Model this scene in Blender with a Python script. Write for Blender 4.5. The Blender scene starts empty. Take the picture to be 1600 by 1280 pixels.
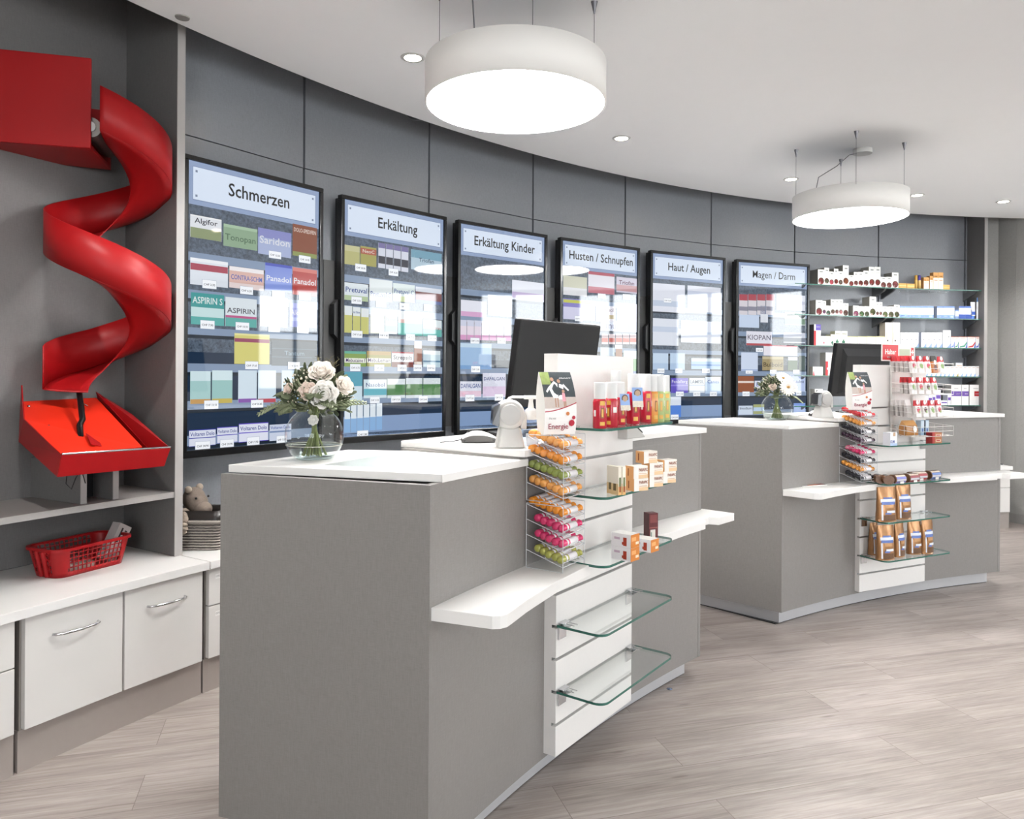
import bpy, math, random
from mathutils import Vector, Matrix

random.seed(7)
D = bpy.data
S = bpy.context.scene
COL = S.collection

# ---------------------------------------------------------------- camera
FPX, CY, ROLL, EYE = 1175.0, 585.0, -0.0065, 1.305
cs, sn = math.cos(ROLL), math.sin(ROLL)
cd = D.cameras.new('camera')
cd.sensor_width = 36.0
cd.lens = FPX / 1600 * 36
cd.shift_y = (CY - 640) / 1600
cam = D.objects.new('camera', cd)
cam.matrix_world = Matrix(((cs, sn, 0, 0), (0, 0, -1, 0), (-sn, cs, 0, EYE), (0, 0, 0, 1)))
COL.objects.link(cam)
S.camera = cam

# ---------------------------------------------------------------- world, lights, exposure
S.view_settings.view_transform = 'Standard'
S.view_settings.look = 'None'
S.view_settings.gamma = 1.0
S.view_settings.exposure = EXPOSURE = -0.06
S.view_settings.use_curve_mapping = False
LAMP_GLOW, WORLD_GLOW, SPOT_W = 9.0, 13.0, 56.0
w = D.worlds.new('World')
S.world = w
w.use_nodes = True
bg = w.node_tree.nodes['Background']
bg.inputs[0].default_value = (0.93, 0.96, 1.0, 1)
bg.inputs[1].default_value = WORLD_GLOW
S.cycles.max_bounces = 10
S.cycles.diffuse_bounces = 5
S.cycles.glossy_bounces = 5
S.cycles.transmission_bounces = 8
S.cycles.transparent_max_bounces = 24
S.cycles.sample_clamp_indirect = 6.0
S.cycles.caustics_reflective = False
S.cycles.caustics_refractive = False


def area_portal(loc, rot, sx, sy):
    l = D.lights.new('daylight_opening', 'AREA')
    l.shape = 'RECTANGLE'
    l.size, l.size_y = sx, sy
    l.cycles.is_portal = True
    o = D.objects.new('daylight_opening', l)
    o.location = loc
    o.rotation_euler = rot
    COL.objects.link(o)


WIN_X, WIN_Y = 7.5, -3.4
for yy in (1.0, 3.9, 5.35):
    area_portal((WIN_X - .02, yy, 1.5), (0, math.radians(90), 0), 2.1, 1.8)
for xx in (-.1, 3.8, 6.0):
    area_portal((xx, WIN_Y + .02, 1.4), (math.radians(90), 0, 0), 1.9, 2.2)

# ---------------------------------------------------------------- geometry of the place
CX, CYW = 5.0641, -0.8847          # centre of the curved wall
R0 = 7.6629                        # radius of the screen fronts
W_SCR, H_SCR, Z_SCR = 0.7538, 1.3161, 2.2477


def P(ang, dr, z):
    a = math.radians(ang)
    return Vector((CX + (R0 + dr) * math.cos(a), CYW + (R0 + dr) * math.sin(a), z))


def ray(x, y):
    u, v = (x - 800) / FPX, -(y - CY) / FPX
    return Vector((u * cs + v * sn, 1.0, -u * sn + v * cs))


EYEV = Vector((0, 0, EYE))


def at_z(x, y, z):
    r = ray(x, y)
    return EYEV + r * ((z - EYE) / r.z)


def at_r(x, y, dr):
    r = ray(x, y)
    a = r.x ** 2 + r.y ** 2
    b = -2 * (CX * r.x + CYW * r.y)
    c = CX ** 2 + CYW ** 2 - (R0 + dr) ** 2
    t = (-b + math.sqrt(b * b - 4 * a * c)) / (2 * a)
    return EYEV + r * t


def at_depth(x, y, d):
    return EYEV + ray(x, y) * d


def ang_of(p):
    return math.degrees(math.atan2(p.y - CYW, p.x - CX))


def dr_of(p):
    return math.hypot(p.x - CX, p.y - CYW) - R0


def yaw(ang):
    """rotation whose x runs along the wall to the right and whose y runs into the wall"""
    return math.radians(ang - 90)


# ---------------------------------------------------------------- materials
def lin(h):
    if not isinstance(h, str):
        return tuple(h)
    h = h.lstrip('#')
    o = []
    for i in (0, 2, 4):
        c = int(h[i:i + 2], 16) / 255
        o.append(c / 12.92 if c <= .04045 else ((c + .055) / 1.055) ** 2.4)
    return tuple(o)


_mats = {}


def _new(name):
    m = D.materials.new(name)
    m.use_nodes = True
    return m, m.node_tree.nodes, m.node_tree.links, m.node_tree.nodes['Principled BSDF']


def mat(hexc, rough=.5, metal=0.0, spec=.5, emit=0.0, coat=0.0, noise=0.0, nscale=40.0, bump=0.0):
    key = (hexc, rough, metal, spec, emit, coat, noise, nscale, bump)
    if key in _mats:
        return _mats[key]
    m, n, l, b = _new('finish_%s' % str(hexc).strip('#'))
    c = lin(hexc)
    b.inputs['Base Color'].default_value = (*c, 1)
    b.inputs['Roughness'].default_value = rough
    b.inputs['Metallic'].default_value = metal
    b.inputs['Specular IOR Level'].default_value = spec
    b.inputs['Coat Weight'].default_value = coat
    if emit:
        b.inputs['Emission Color'].default_value = (*c, 1)
        b.inputs['Emission Strength'].default_value = emit
    if noise or bump:
        tc = n.new('ShaderNodeTexCoord')
        nz = n.new('ShaderNodeTexNoise')
        nz.inputs['Scale'].default_value = nscale
        nz.inputs['Detail'].default_value = 4
        l.new(tc.outputs['Object'], nz.inputs['Vector'])
        if noise:
            mx = n.new('ShaderNodeMix')
            mx.data_type = 'RGBA'
            mx.inputs[6].default_value = (*[x * (1 - noise) for x in c], 1)
            mx.inputs[7].default_value = (*[min(1, x * (1 + noise)) for x in c], 1)
            l.new(nz.outputs['Fac'], mx.inputs[0])
            l.new(mx.outputs[2], b.inputs['Base Color'])
        if bump:
            bp = n.new('ShaderNodeBump')
            bp.inputs['Strength'].default_value = bump
            bp.inputs['Distance'].default_value = .004
            l.new(nz.outputs['Fac'], bp.inputs['Height'])
            l.new(bp.outputs['Normal'], b.inputs['Normal'])
    _mats[key] = m
    return m


def scr(hexc, strength=1.0):
    """a lit patch of a display behind its glass"""
    key = ('scr', hexc, strength)
    if key in _mats:
        return _mats[key]
    m, n, l, b = _new('display_%s' % str(hexc).strip('#'))
    b.inputs['Base Color'].default_value = (0, 0, 0, 1)
    b.inputs['Roughness'].default_value = .03
    b.inputs['Specular IOR Level'].default_value = .85
    b.inputs['Emission Color'].default_value = (*lin(hexc), 1)
    b.inputs['Emission Strength'].default_value = strength
    _mats[key] = m
    return m


def scr_stone():
    m, n, l, b = _new('display_stone')
    b.inputs['Base Color'].default_value = (0, 0, 0, 1)
    b.inputs['Roughness'].default_value = .03
    b.inputs['Specular IOR Level'].default_value = .85
    tc = n.new('ShaderNodeTexCoord')
    nz = n.new('ShaderNodeTexNoise')
    nz.inputs['Scale'].default_value = 60
    nz.inputs['Detail'].default_value = 8
    nz.inputs['Roughness'].default_value = .75
    l.new(tc.outputs['Object'], nz.inputs['Vector'])
    r = n.new('ShaderNodeValToRGB')
    r.color_ramp.elements[0].position = .3
    r.color_ramp.elements[1].position = .72
    r.color_ramp.elements[0].color = (*lin('#2a323e'), 1)
    r.color_ramp.elements[1].color = (*lin('#76869a'), 1)
    l.new(nz.outputs['Fac'], r.inputs[0])
    l.new(r.outputs[0], b.inputs['Emission Color'])
    b.inputs['Emission Strength'].default_value = .85
    return m


def linen(name, hexc, amt=.10, rough=.42, spec=.5):
    """laminate printed with a fine woven look"""
    m, n, l, b = _new(name)
    tc = n.new('ShaderNodeTexCoord')
    outs = []
    for sc in ((420, 420, 40), (60, 60, 700)):
        mp = n.new('ShaderNodeMapping')
        mp.inputs['Scale'].default_value = sc
        l.new(tc.outputs['Object'], mp.inputs['Vector'])
        nz = n.new('ShaderNodeTexNoise')
        nz.inputs['Scale'].default_value = 1
        nz.inputs['Detail'].default_value = 2
        l.new(mp.outputs[0], nz.inputs['Vector'])
        outs.append(nz)
    ad = n.new('ShaderNodeMath')
    ad.operation = 'ADD'
    l.new(outs[0].outputs['Fac'], ad.inputs[0])
    l.new(outs[1].outputs['Fac'], ad.inputs[1])
    mr = n.new('ShaderNodeMapRange')
    mr.inputs['From Min'].default_value = .6
    mr.inputs['From Max'].default_value = 1.4
    l.new(ad.outputs[0], mr.inputs['Value'])
    c = lin(hexc)
    mx = n.new('ShaderNodeMix')
    mx.data_type = 'RGBA'
    mx.inputs[6].default_value = (*[x * (1 - amt) for x in c], 1)
    mx.inputs[7].default_value = (*[x * (1 + amt) for x in c], 1)
    l.new(mr.outputs[0], mx.inputs[0])
    l.new(mx.outputs[2], b.inputs['Base Color'])
    b.inputs['Roughness'].default_value = rough
    b.inputs['Specular IOR Level'].default_value = spec
    return m


def plaster(name, hexc, bump=.25, scale=55, amt=.06):
    m, n, l, b = _new(name)
    tc = n.new('ShaderNodeTexCoord')
    nz = n.new('ShaderNodeTexNoise')
    nz.inputs['Scale'].default_value = scale
    nz.inputs['Detail'].default_value = 6
    l.new(tc.outputs['Object'], nz.inputs['Vector'])
    c = lin(hexc)
    mx = n.new('ShaderNodeMix')
    mx.data_type = 'RGBA'
    mx.inputs[6].default_value = (*[x * (1 - amt) for x in c], 1)
    mx.inputs[7].default_value = (*[min(1, x * (1 + amt)) for x in c], 1)
    l.new(nz.outputs['Fac'], mx.inputs[0])
    l.new(mx.outputs[2], b.inputs['Base Color'])
    bp = n.new('ShaderNodeBump')
    bp.inputs['Strength'].default_value = bump
    bp.inputs['Distance'].default_value = .006
    l.new(nz.outputs['Fac'], bp.inputs['Height'])
    l.new(bp.outputs['Normal'], b.inputs['Normal'])
    b.inputs['Roughness'].default_value = .8
    return m


def wood_floor():
    m, n, l, b = _new('washed_plank_floor')
    tc = n.new('ShaderNodeTexCoord')
    rot = n.new('ShaderNodeMapping')
    rot.inputs['Rotation'].default_value = (0, 0, math.radians(-16))
    l.new(tc.outputs['Object'], rot.inputs['Vector'])
    br = n.new('ShaderNodeTexBrick')
    br.offset = .37
    br.inputs['Scale'].default_value = 1
    br.inputs['Brick Width'].default_value = 1.25
    br.inputs['Row Height'].default_value = .205
    br.inputs['Mortar Size'].default_value = .0012
    br.inputs['Mortar Smooth'].default_value = .2
    br.inputs['Color1'].default_value = (.0, .0, .0, 1)
    br.inputs['Color2'].default_value = (1, 1, 1, 1)
    br.inputs['Mortar'].default_value = (.5, .5, .5, 1)
    l.new(rot.outputs[0], br.inputs['Vector'])
    # shift the grain from plank to plank
    sh = n.new('ShaderNodeVectorMath')
    sh.operation = 'MULTIPLY_ADD'
    sh.inputs[1].default_value = (3.1, 7.7, 5.0)
    l.new(br.outputs['Color'], sh.inputs[0])
    l.new(rot.outputs[0], sh.inputs[2])

    def grain(sc, det, rgh, dist):
        mp = n.new('ShaderNodeMapping')
        mp.inputs['Scale'].default_value = sc
        l.new(sh.outputs[0], mp.inputs['Vector'])
        z = n.new('ShaderNodeTexNoise')
        z.inputs['Scale'].default_value = 1
        z.inputs['Detail'].default_value = det
        z.inputs['Roughness'].default_value = rgh
        z.inputs['Distortion'].default_value = dist
        l.new(mp.outputs[0], z.inputs['Vector'])
        return z
    g1 = grain((1.0, 30, 1), 9, .70, 1.1)
    g2 = grain((7, 150, 1), 5, .65, .3)
    g3 = grain((1.1, 5, 1), 4, .55, .8)
    cr = n.new('ShaderNodeValToRGB')
    e = cr.color_ramp.elements
    e[0].position, e[0].color = .22, (*lin('#857b75'), 1)
    e[1].position, e[1].color = .74, (*lin('#aca39e'), 1)
    e2 = e.new(.47)
    e2.color = (*lin('#9c928c'), 1)
    l.new(g1.outputs['Fac'], cr.inputs[0])
    mx = n.new('ShaderNodeMix')
    mx.data_type = 'RGBA'
    mx.blend_type = 'OVERLAY'
    mx.inputs[0].default_value = .42
    l.new(cr.outputs[0], mx.inputs[6])
    l.new(g2.outputs['Fac'], mx.inputs[7])
    mx2 = n.new('ShaderNodeMix')
    mx2.data_type = 'RGBA'
    mx2.blend_type = 'SOFT_LIGHT'
    mx2.inputs[0].default_value = .75
    l.new(mx.outputs[2], mx2.inputs[6])
    l.new(g3.outputs['Fac'], mx2.inputs[7])
    # dark knots and splits
    mk = n.new('ShaderNodeMapping')
    mk.inputs['Scale'].default_value = (2.6, 11, 1)
    l.new(sh.outputs[0], mk.inputs['Vector'])
    vo = n.new('ShaderNodeTexVoronoi')
    vo.inputs['Scale'].default_value = 1
    vo.inputs['Randomness'].default_value = 1
    l.new(mk.outputs[0], vo.inputs['Vector'])
    kr = n.new('ShaderNodeValToRGB')
    kr.color_ramp.elements[0].position = .02
    kr.color_ramp.elements[0].color = (.35, .32, .30, 1)
    kr.color_ramp.elements[1].position = .11
    kr.color_ramp.elements[1].color = (1, 1, 1, 1)
    l.new(vo.outputs['Distance'], kr.inputs[0])
    mx3 = n.new('ShaderNodeMix')
    mx3.data_type = 'RGBA'
    mx3.blend_type = 'MULTIPLY'
    mx3.inputs[0].default_value = .6
    l.new(mx2.outputs[2], mx3.inputs[6])
    l.new(kr.outputs[0], mx3.inputs[7])
    g4 = grain((.55, 42, 1), 6, .6, 1.6)
    k4 = n.new('ShaderNodeValToRGB')
    k4.color_ramp.elements[0].position = .30
    k4.color_ramp.elements[0].color = (.55, .50, .46, 1)
    k4.color_ramp.elements[1].position = .37
    k4.color_ramp.elements[1].color = (1, 1, 1, 1)
    l.new(g4.outputs['Fac'], k4.inputs[0])
    mx5 = n.new('ShaderNodeMix')
    mx5.data_type = 'RGBA'
    mx5.blend_type = 'MULTIPLY'
    mx5.inputs[0].default_value = .8
    l.new(mx3.outputs[2], mx5.inputs[6])
    l.new(k4.outputs[0], mx5.inputs[7])
    mx3 = mx5
    # joints
    mx4 = n.new('ShaderNodeMix')
    mx4.data_type = 'RGBA'
    l.new(br.outputs['Fac'], mx4.inputs[0])
    l.new(mx3.outputs[2], mx4.inputs[6])
    mx4.inputs[7].default_value = (*lin('#7c716a'), 1)
    l.new(mx4.outputs[2], b.inputs['Base Color'])
    b.inputs['Roughness'].default_value = .45
    b.inputs['Specular IOR Level'].default_value = .35
    bp = n.new('ShaderNodeBump')
    bp.inputs['Strength'].default_value = .08
    bp.inputs['Distance'].default_value = .002
    l.new(g2.outputs['Fac'], bp.inputs['Height'])
    l.new(bp.outputs['Normal'], b.inputs['Normal'])
    return m


def thin_glass(name, tint=(1, 1, 1), fres=1.45, extra=0.0, rough=.02):
    """a clear sheet: lets light straight through and mirrors at grazing angles"""
    m = D.materials.new(name)
    m.use_nodes = True
    n, l = m.node_tree.nodes, m.node_tree.links
    n.clear()
    o = n.new('ShaderNodeOutputMaterial')
    t = n.new('ShaderNodeBsdfTransparent')
    t.inputs[0].default_value = (*tint, 1)
    g = n.new('ShaderNodeBsdfGlossy')
    g.inputs['Roughness'].default_value = rough
    g.inputs[0].default_value = (.95, .97, .97, 1)
    f = n.new('ShaderNodeFresnel')
    # same Fresnel curve on both faces of the sheet
    ge = n.new('ShaderNodeNewGeometry')
    mr = n.new('ShaderNodeMapRange')
    mr.inputs['To Min'].default_value = fres
    mr.inputs['To Max'].default_value = 1 / fres
    l.new(ge.outputs['Backfacing'], mr.inputs['Value'])
    l.new(mr.outputs[0], f.inputs[0])
    mx = n.new('ShaderNodeMixShader')
    if extra:
        a = n.new('ShaderNodeMath')
        a.operation = 'ADD'
        a.use_clamp = True
        a.inputs[1].default_value = extra
        l.new(f.outputs[0], a.inputs[0])
        l.new(a.outputs[0], mx.inputs[0])
    else:
        l.new(f.outputs[0], mx.inputs[0])
    l.new(t.outputs[0], mx.inputs[1])
    l.new(g.outputs[0], mx.inputs[2])
    l.new(mx.outputs[0], o.inputs[0])
    return m


def wicker_mat():
    m, n, l, b = _new('woven_rope')
    tc = n.new('ShaderNodeTexCoord')
    wv = n.new('ShaderNodeTexWave')
    wv.bands_direction = 'Z'
    wv.inputs['Scale'].default_value = 26
    wv.inputs['Distortion'].default_value = 1.2
    wv.inputs['Detail'].default_value = 2
    wv.inputs['Detail Scale'].default_value = 3
    l.new(tc.outputs['Object'], wv.inputs['Vector'])
    r = n.new('ShaderNodeValToRGB')
    r.color_ramp.elements[0].color = (*lin('#3b3632'), 1)
    r.color_ramp.elements[1].color = (*lin('#a39b94'), 1)
    l.new(wv.outputs['Fac'], r.inputs[0])
    l.new(r.outputs[0], b.inputs['Base Color'])
    bp = n.new('ShaderNodeBump')
    bp.inputs['Strength'].default_value = .7
    bp.inputs['Distance'].default_value = .004
    l.new(wv.outputs['Fac'], bp.inputs['Height'])
    l.new(bp.outputs['Normal'], b.inputs['Normal'])
    b.inputs['Roughness'].default_value = .8
    return m


FLOOR = wood_floor()
WALL_GREY = linen('charcoal_linen_panel', '#85888e', .10, .26, .6)
NICHE_GREY = linen('grey_linen_board', '#706e6d', .12, .5, .4)
BODY_GREY = linen('counter_linen_laminate', '#84807d', .11, .40, .5)
PLASTER_W = plaster('white_plaster', '#d4d2ce', .03, 20, .01)
PLASTER_G = plaster('rough_grey_plaster', '#a9a8a4', .5, 75, .10)
CEIL = plaster('ceiling_paint', '#f5f5f4', .02, 12, .008)
WHITE = mat('#e6e4e1', .38, noise=.015, nscale=8)
WHITE2 = mat('#d9d6d2', .45, noise=.015, nscale=8)
SLATW = linen('white_slat_board', '#e2dfdc', .02, .4, .4)
BLACK = mat('#08080a', .35)
BLACKM = mat('#101013', .55)
DARK = mat('#1b1b1c', .5)
ALU = mat('#a9a9a8', .32, 1.0)
ALUB = mat('#c2c2c4', .34, .35, noise=.05, nscale=6)
CHROME = mat('#c8c8ca', .15, 1.0)
EDGE_L = mat('#a5a29f', .45, noise=.02)
RED = mat('#9a1014', .42, 0, .3, noise=.03, nscale=3)
RED_O = mat('#d42a16', .45, 0, .3, noise=.03, nscale=3)
GLASS = thin_glass('clear_glass', (.97, .985, .98))
GLASS_E = mat('#2f6457', .12, 0, .6, noise=.2, nscale=10)
ACRYL = thin_glass('clear_acrylic', (.98, .98, .985), 1.4)
ACRYL_E = mat('#c9cccf', .2, 0, .6, noise=.05)
VASE_G = thin_glass('vase_glass', (.95, .965, .965), 1.42)
WATER = thin_glass('water', (.90, .93, .92), 1.3)
STONE = scr_stone()


# ---------------------------------------------------------------- mesh builder
class MB:
    def __init__(s):
        s.v, s.f, s.mi, s.sm = [], [], [], []

    def add(s, verts, faces, m=0, smooth=False, M=None):
        o = len(s.v)
        for p in verts:
            p = Vector(p)
            s.v.append(M @ p if M else p)
        for f in faces:
            s.f.append([i + o for i in f])
            s.mi.append(m)
            s.sm.append(smooth)
        return s

    def quad(s, a, b, c, d, m=0, M=None):
        return s.add((a, b, c, d), ((0, 1, 2, 3),), m, False, M)

    def box(s, a, b, m=0, M=None):
        (x0, y0, z0), (x1, y1, z1) = a, b
        return s.add(((x0, y0, z0), (x1, y0, z0), (x1, y1, z0), (x0, y1, z0), (x0, y0, z1), (x1, y0, z1), (x1, y1, z1), (x0, y1, z1)),
                     ((0, 3, 2, 1), (4, 5, 6, 7), (0, 1, 5, 4), (1, 2, 6, 5), (2, 3, 7, 6), (3, 0, 4, 7)), m, False, M)

    def hexa(s, b, t, m=0, M=None):
        """eight corners: bottom four, top four (same order)"""
        return s.add(list(b) + list(t), ((3, 2, 1, 0), (4, 5, 6, 7), (0, 1, 5, 4), (1, 2, 6, 5), (2, 3, 7, 6), (3, 0, 4, 7)), m, False, M)

    def prism(s, poly, z0, z1, m=0, side=None, M=None, smooth=False):
        n = len(poly)
        s.add([(p[0], p[1], z0) for p in poly] + [(p[0], p[1], z1) for p in poly],
              [tuple(range(n - 1, -1, -1)), tuple(range(n, 2 * n))], m, False, M)
        o = len(s.v) - 2 * n
        for i in range(n):
            j = (i + 1) % n
            s.f.append([o + i, o + j, o + n + j, o + n + i])
            s.mi.append(m if side is None else side)
            s.sm.append(smooth)
        return s

    def arc(s, a0, a1, d0, d1, z0, z1, n=12, m=0, d0b=None, d1b=None):
        """slab between two angles and two radii about the wall's centre (d?b: at the second angle)"""
        d0b = d0 if d0b is None else d0b
        d1b = d1 if d1b is None else d1b
        vs, fs = [], []
        for i in range(n + 1):
            t = i / n
            a, e0, e1 = a0 + (a1 - a0) * t, d0 + (d0b - d0) * t, d1 + (d1b - d1) * t
            vs += [P(a, e0, z0), P(a, e1, z0), P(a, e1, z1), P(a, e0, z1)]
        for i in range(n):
            b = 4 * i
            for k in range(4):
                fs.append((b + k, b + (k + 1) % 4, b + 4 + (k + 1) % 4, b + 4 + k))
        fs += [(3, 2, 1, 0), (4 * n, 4 * n + 1, 4 * n + 2, 4 * n + 3)]
        return s.add(vs, fs, m)

    def lathe(s, prof, n=24, m=0, M=None, smooth=True, caps=True):
        vs, fs = [], []
        for r, z in prof:
            for i in range(n):
                a = 2 * math.pi * i / n
                vs.append((r * math.cos(a), r * math.sin(a), z))
        for k in range(len(prof) - 1):
            for i in range(n):
                j = (i + 1) % n
                fs.append((k * n + i, k * n + j, (k + 1) * n + j, (k + 1) * n + i))
        s.add(vs, fs, m, smooth, M)
        for k, rev in ((0, True), (len(prof) - 1, False)) if caps else ():
            if prof[k][0] > 1e-5:
                ring = [vs[k * n + i] for i in range(n)]
                s.add(ring, [tuple(range(n - 1, -1, -1)) if rev else tuple(range(n))], m, False, M)
        return s

    def tube(s, pts, r, n=8, m=0, closed=False, M=None):
        pts = [Vector(p) for p in pts]
        k = len(pts)
        vs, fs = [], []
        up = Vector((0, 0, 1))
        for i, p in enumerate(pts):
            a = pts[(i - 1) % k] if closed else pts[max(0, i - 1)]
            b = pts[(i + 1) % k] if closed else pts[min(k - 1, i + 1)]
            t = (b - a).normalized()
            x = t.cross(up)
            if x.length < .05:
                x = t.cross(Vector((1, 0, 0)))
            x.normalize()
            y = t.cross(x)
            rr = r[i] if isinstance(r, (list, tuple)) else r
            for q in range(n):
                an = 2 * math.pi * q / n
                vs.append(p + (x * math.cos(an) + y * math.sin(an)) * rr)
        seg = k if closed else k - 1
        for i in range(seg):
            j = (i + 1) % k
            for q in range(n):
                w_ = (q + 1) % n
                fs.append((i * n + q, i * n + w_, j * n + w_, j * n + q))
        s.add(vs, fs, m, True, M)
        if not closed:
            s.add(vs[:n], [tuple(range(n))], m, False, M)
            s.add(vs[-n:], [tuple(range(n - 1, -1, -1))], m, False, M)
        return s

    def ball(s, c, r, n=10, m=0, sc=(1, 1, 1), M=None):
        c = Vector(c)
        T = Matrix.Translation(c) @ Matrix.Diagonal((*sc, 1))
        if M:
            T = M @ T
        prof = [(max(1e-6, r * math.sin(math.pi * k / n)), -r * math.cos(math.pi * k / n)) for k in range(n + 1)]
        return s.lathe(prof, n * 2, m, T)

    def text(s, body, size, M, m=0, align='CENTER', bold=0.0, wide=1.0):
        key = (body, align, bold)
        if key not in _txt:
            cu = D.curves.new('lettering', 'FONT')
            cu.body = body
            cu.size = 1
            cu.align_x = align
            cu.align_y = 'CENTER'
            cu.offset = bold
            cu.resolution_u = 2
            ob = D.objects.new('lettering', cu)
            me = D.meshes.new_from_object(ob)
            _txt[key] = ([v.co.copy() for v in me.vertices], [tuple(p.vertices) for p in me.polygons])
            D.objects.remove(ob)
            D.curves.remove(cu)
            D.meshes.remove(me)
        vs, fs = _txt[key]
        return s.add([(v.x * size * wide, v.y * size, 0) for v in vs], fs, m, False, M)

    def build(s, name, mats, parent=None, world=False, bevel=0.0, solid=0.0, sub=0, seg=2):
        me = D.meshes.new(name)
        vs = s.v
        if world and parent is not None:
            inv = chain(parent).inverted()
            vs = [inv @ p for p in vs]
        me.from_pydata([tuple(p) for p in vs], [], s.f)
        if not isinstance(mats, (list, tuple)):
            mats = [mats]
        for m_ in mats:
            me.materials.append(m_)
        me.polygons.foreach_set('material_index', s.mi)
        me.polygons.foreach_set('use_smooth', s.sm)
        me.update()
        o = D.objects.new(name, me)
        COL.objects.link(o)
        if parent is not None:
            o.parent = parent
        if solid:
            md = o.modifiers.new('thickness', 'SOLIDIFY')
            md.thickness = solid
            md.offset = 0
        if sub:
            md = o.modifiers.new('smooth', 'SUBSURF')
            md.levels = md.render_levels = sub
        if bevel:
            md = o.modifiers.new('edge', 'BEVEL')
            md.width = bevel
            md.segments = seg
            md.limit_method = 'ANGLE'
        return o


_txt = {}


def chain(o):
    M = o.matrix_basis.copy()
    while o.parent:
        o = o.parent
        M = o.matrix_basis @ M
    return M


def tag(o, label, cat, group=None):
    o['label'] = label
    o['category'] = cat
    if group:
        o['group'] = group
    return o


def thing(name, label, cat, loc=(0, 0, 0), rz=0.0, group=None):
    o = D.objects.new(name, None)
    o.empty_display_size = .05
    o.location = loc
    o.rotation_euler = (0, 0, rz)
    COL.objects.link(o)
    return tag(o, label, cat, group)


def structure(o):
    o['kind'] = 'structure'
    return o


def dup(root, loc, rz, label=None, group=None, parent=None):
    r = root.copy()
    COL.objects.link(r)
    if parent is not None:
        r.parent = parent
    else:
        r.location = loc
        r.rotation_euler = (0, 0, rz)
        r['label'] = label
        if group:
            r['group'] = group
    for ch in list(root.children):
        dup(ch, None, None, parent=r)
    return r


def XF(loc, rx=0, ry=0, rz=0, sc=1):
    return Matrix.Translation(Vector(loc)) @ Matrix.Rotation(rz, 4, 'Z') @ Matrix.Rotation(ry, 4, 'Y') @ Matrix.Rotation(rx, 4, 'X') @ Matrix.Scale(sc, 4)


def facing(x, y, z, rot=0):
    """text frame: letters stand upright on a face that looks along local -y"""
    return Matrix.Translation(Vector((x, y, z))) @ Matrix.Rotation(math.radians(90), 4, 'X') @ Matrix.Rotation(rot, 4, 'Z')


ORD = ['first', 'second', 'third', 'fourth', 'fifth', 'sixth', 'seventh', 'eighth', 'ninth', 'tenth', 'eleventh', 'twelfth',
       'thirteenth', 'fourteenth', 'fifteenth', 'sixteenth', 'seventeenth', 'eighteenth', 'nineteenth', 'twentieth',
       'twenty-first', 'twenty-second', 'twenty-third', 'twenty-fourth', 'twenty-fifth', 'twenty-sixth', 'twenty-seventh', 'twenty-eighth']

# ================================================================ THE SETTING
ZC = 2.70
fl = MB().box((-3.2, -3.8, -.05), (7.9, 8.2, 0)).build('floor', FLOOR)
structure(fl)
poly = [(-2.75, -3.6), (-2.75, CYW)] + [tuple(P(180 - 109 * i / 90, -.165, 0)[:2]) for i in range(91)] + [(7.6, 6.1), (7.6, -3.6)]
structure(MB().prism(poly, ZC, ZC + .09, 0, smooth=False).build('ceiling', CEIL))
structure(MB().box((-3.2, -3.8, 3.05), (7.9, 8.2, 3.1)).build('ceiling', DARK))

SEAM0, SEAMD = 142.0, 6.45
wb = MB()
wb.arc(148.0, 95.9, .192, .24, 0, 3.05, 40, 1)
wb.arc(159.5, 147.9, .325, .36, 0, 3.05, 10, 1)
edges = [148.0] + [SEAM0 - SEAMD * k for k in range(8)] + [95.9]
for a0, a1 in zip(edges[:-1], edges[1:]):
    g = .05
    for z0, z1 in ((0, 2.371), (2.376, 3.05)):
        A, B = P(a0 - g, .15, 0), P(a1 + g, .15, 0)
        A2, B2 = P(a0 - g, .19, 0), P(a1 + g, .19, 0)
        wb.prism([A[:2], A2[:2], B2[:2], B[:2]], z0, z1, 0)
structure(wb.build('wall_back', [WALL_GREY, BLACKM]))

rw = [(4.27, 6.98), (4.47, 6.92), (4.53, 6.75), (4.80, 6.20), (7.62, 6.10)]
m = MB()
for (x0, y0), (x1, y1) in zip(rw[:-1], rw[1:]):
    m.quad((x0, y0, 0), (x1, y1, 0), (x1, y1, 3.05), (x0, y0, 3.05))
structure(m.build('wall_right', PLASTER_G, solid=.02))
m = MB()
for (x0, y0), (x1, y1) in zip(rw[1:-2], rw[2:-1]):
    d = Vector((x1 - x0, y1 - y0, 0)).normalized()
    nrm = Vector((-d.y, d.x, 0)) * -.018
    m.prism([(x0, y0), (x1, y1), (x1 + nrm.x, y1 + nrm.y), (x0 + nrm.x, y0 + nrm.y)], 0, .085)
structure(m.build('baseboard_right', mat('#9b9995', .5)))

A, B = P(158.2, .32, 0), P(148.2, .32, 0)
structure(MB().prism([(-2.75, -3.6), (A.x, A.y), (A.x - .05, A.y + .06), (-2.9, -3.6)], 0, 3.05).build('wall_left', PLASTER_W))


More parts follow.
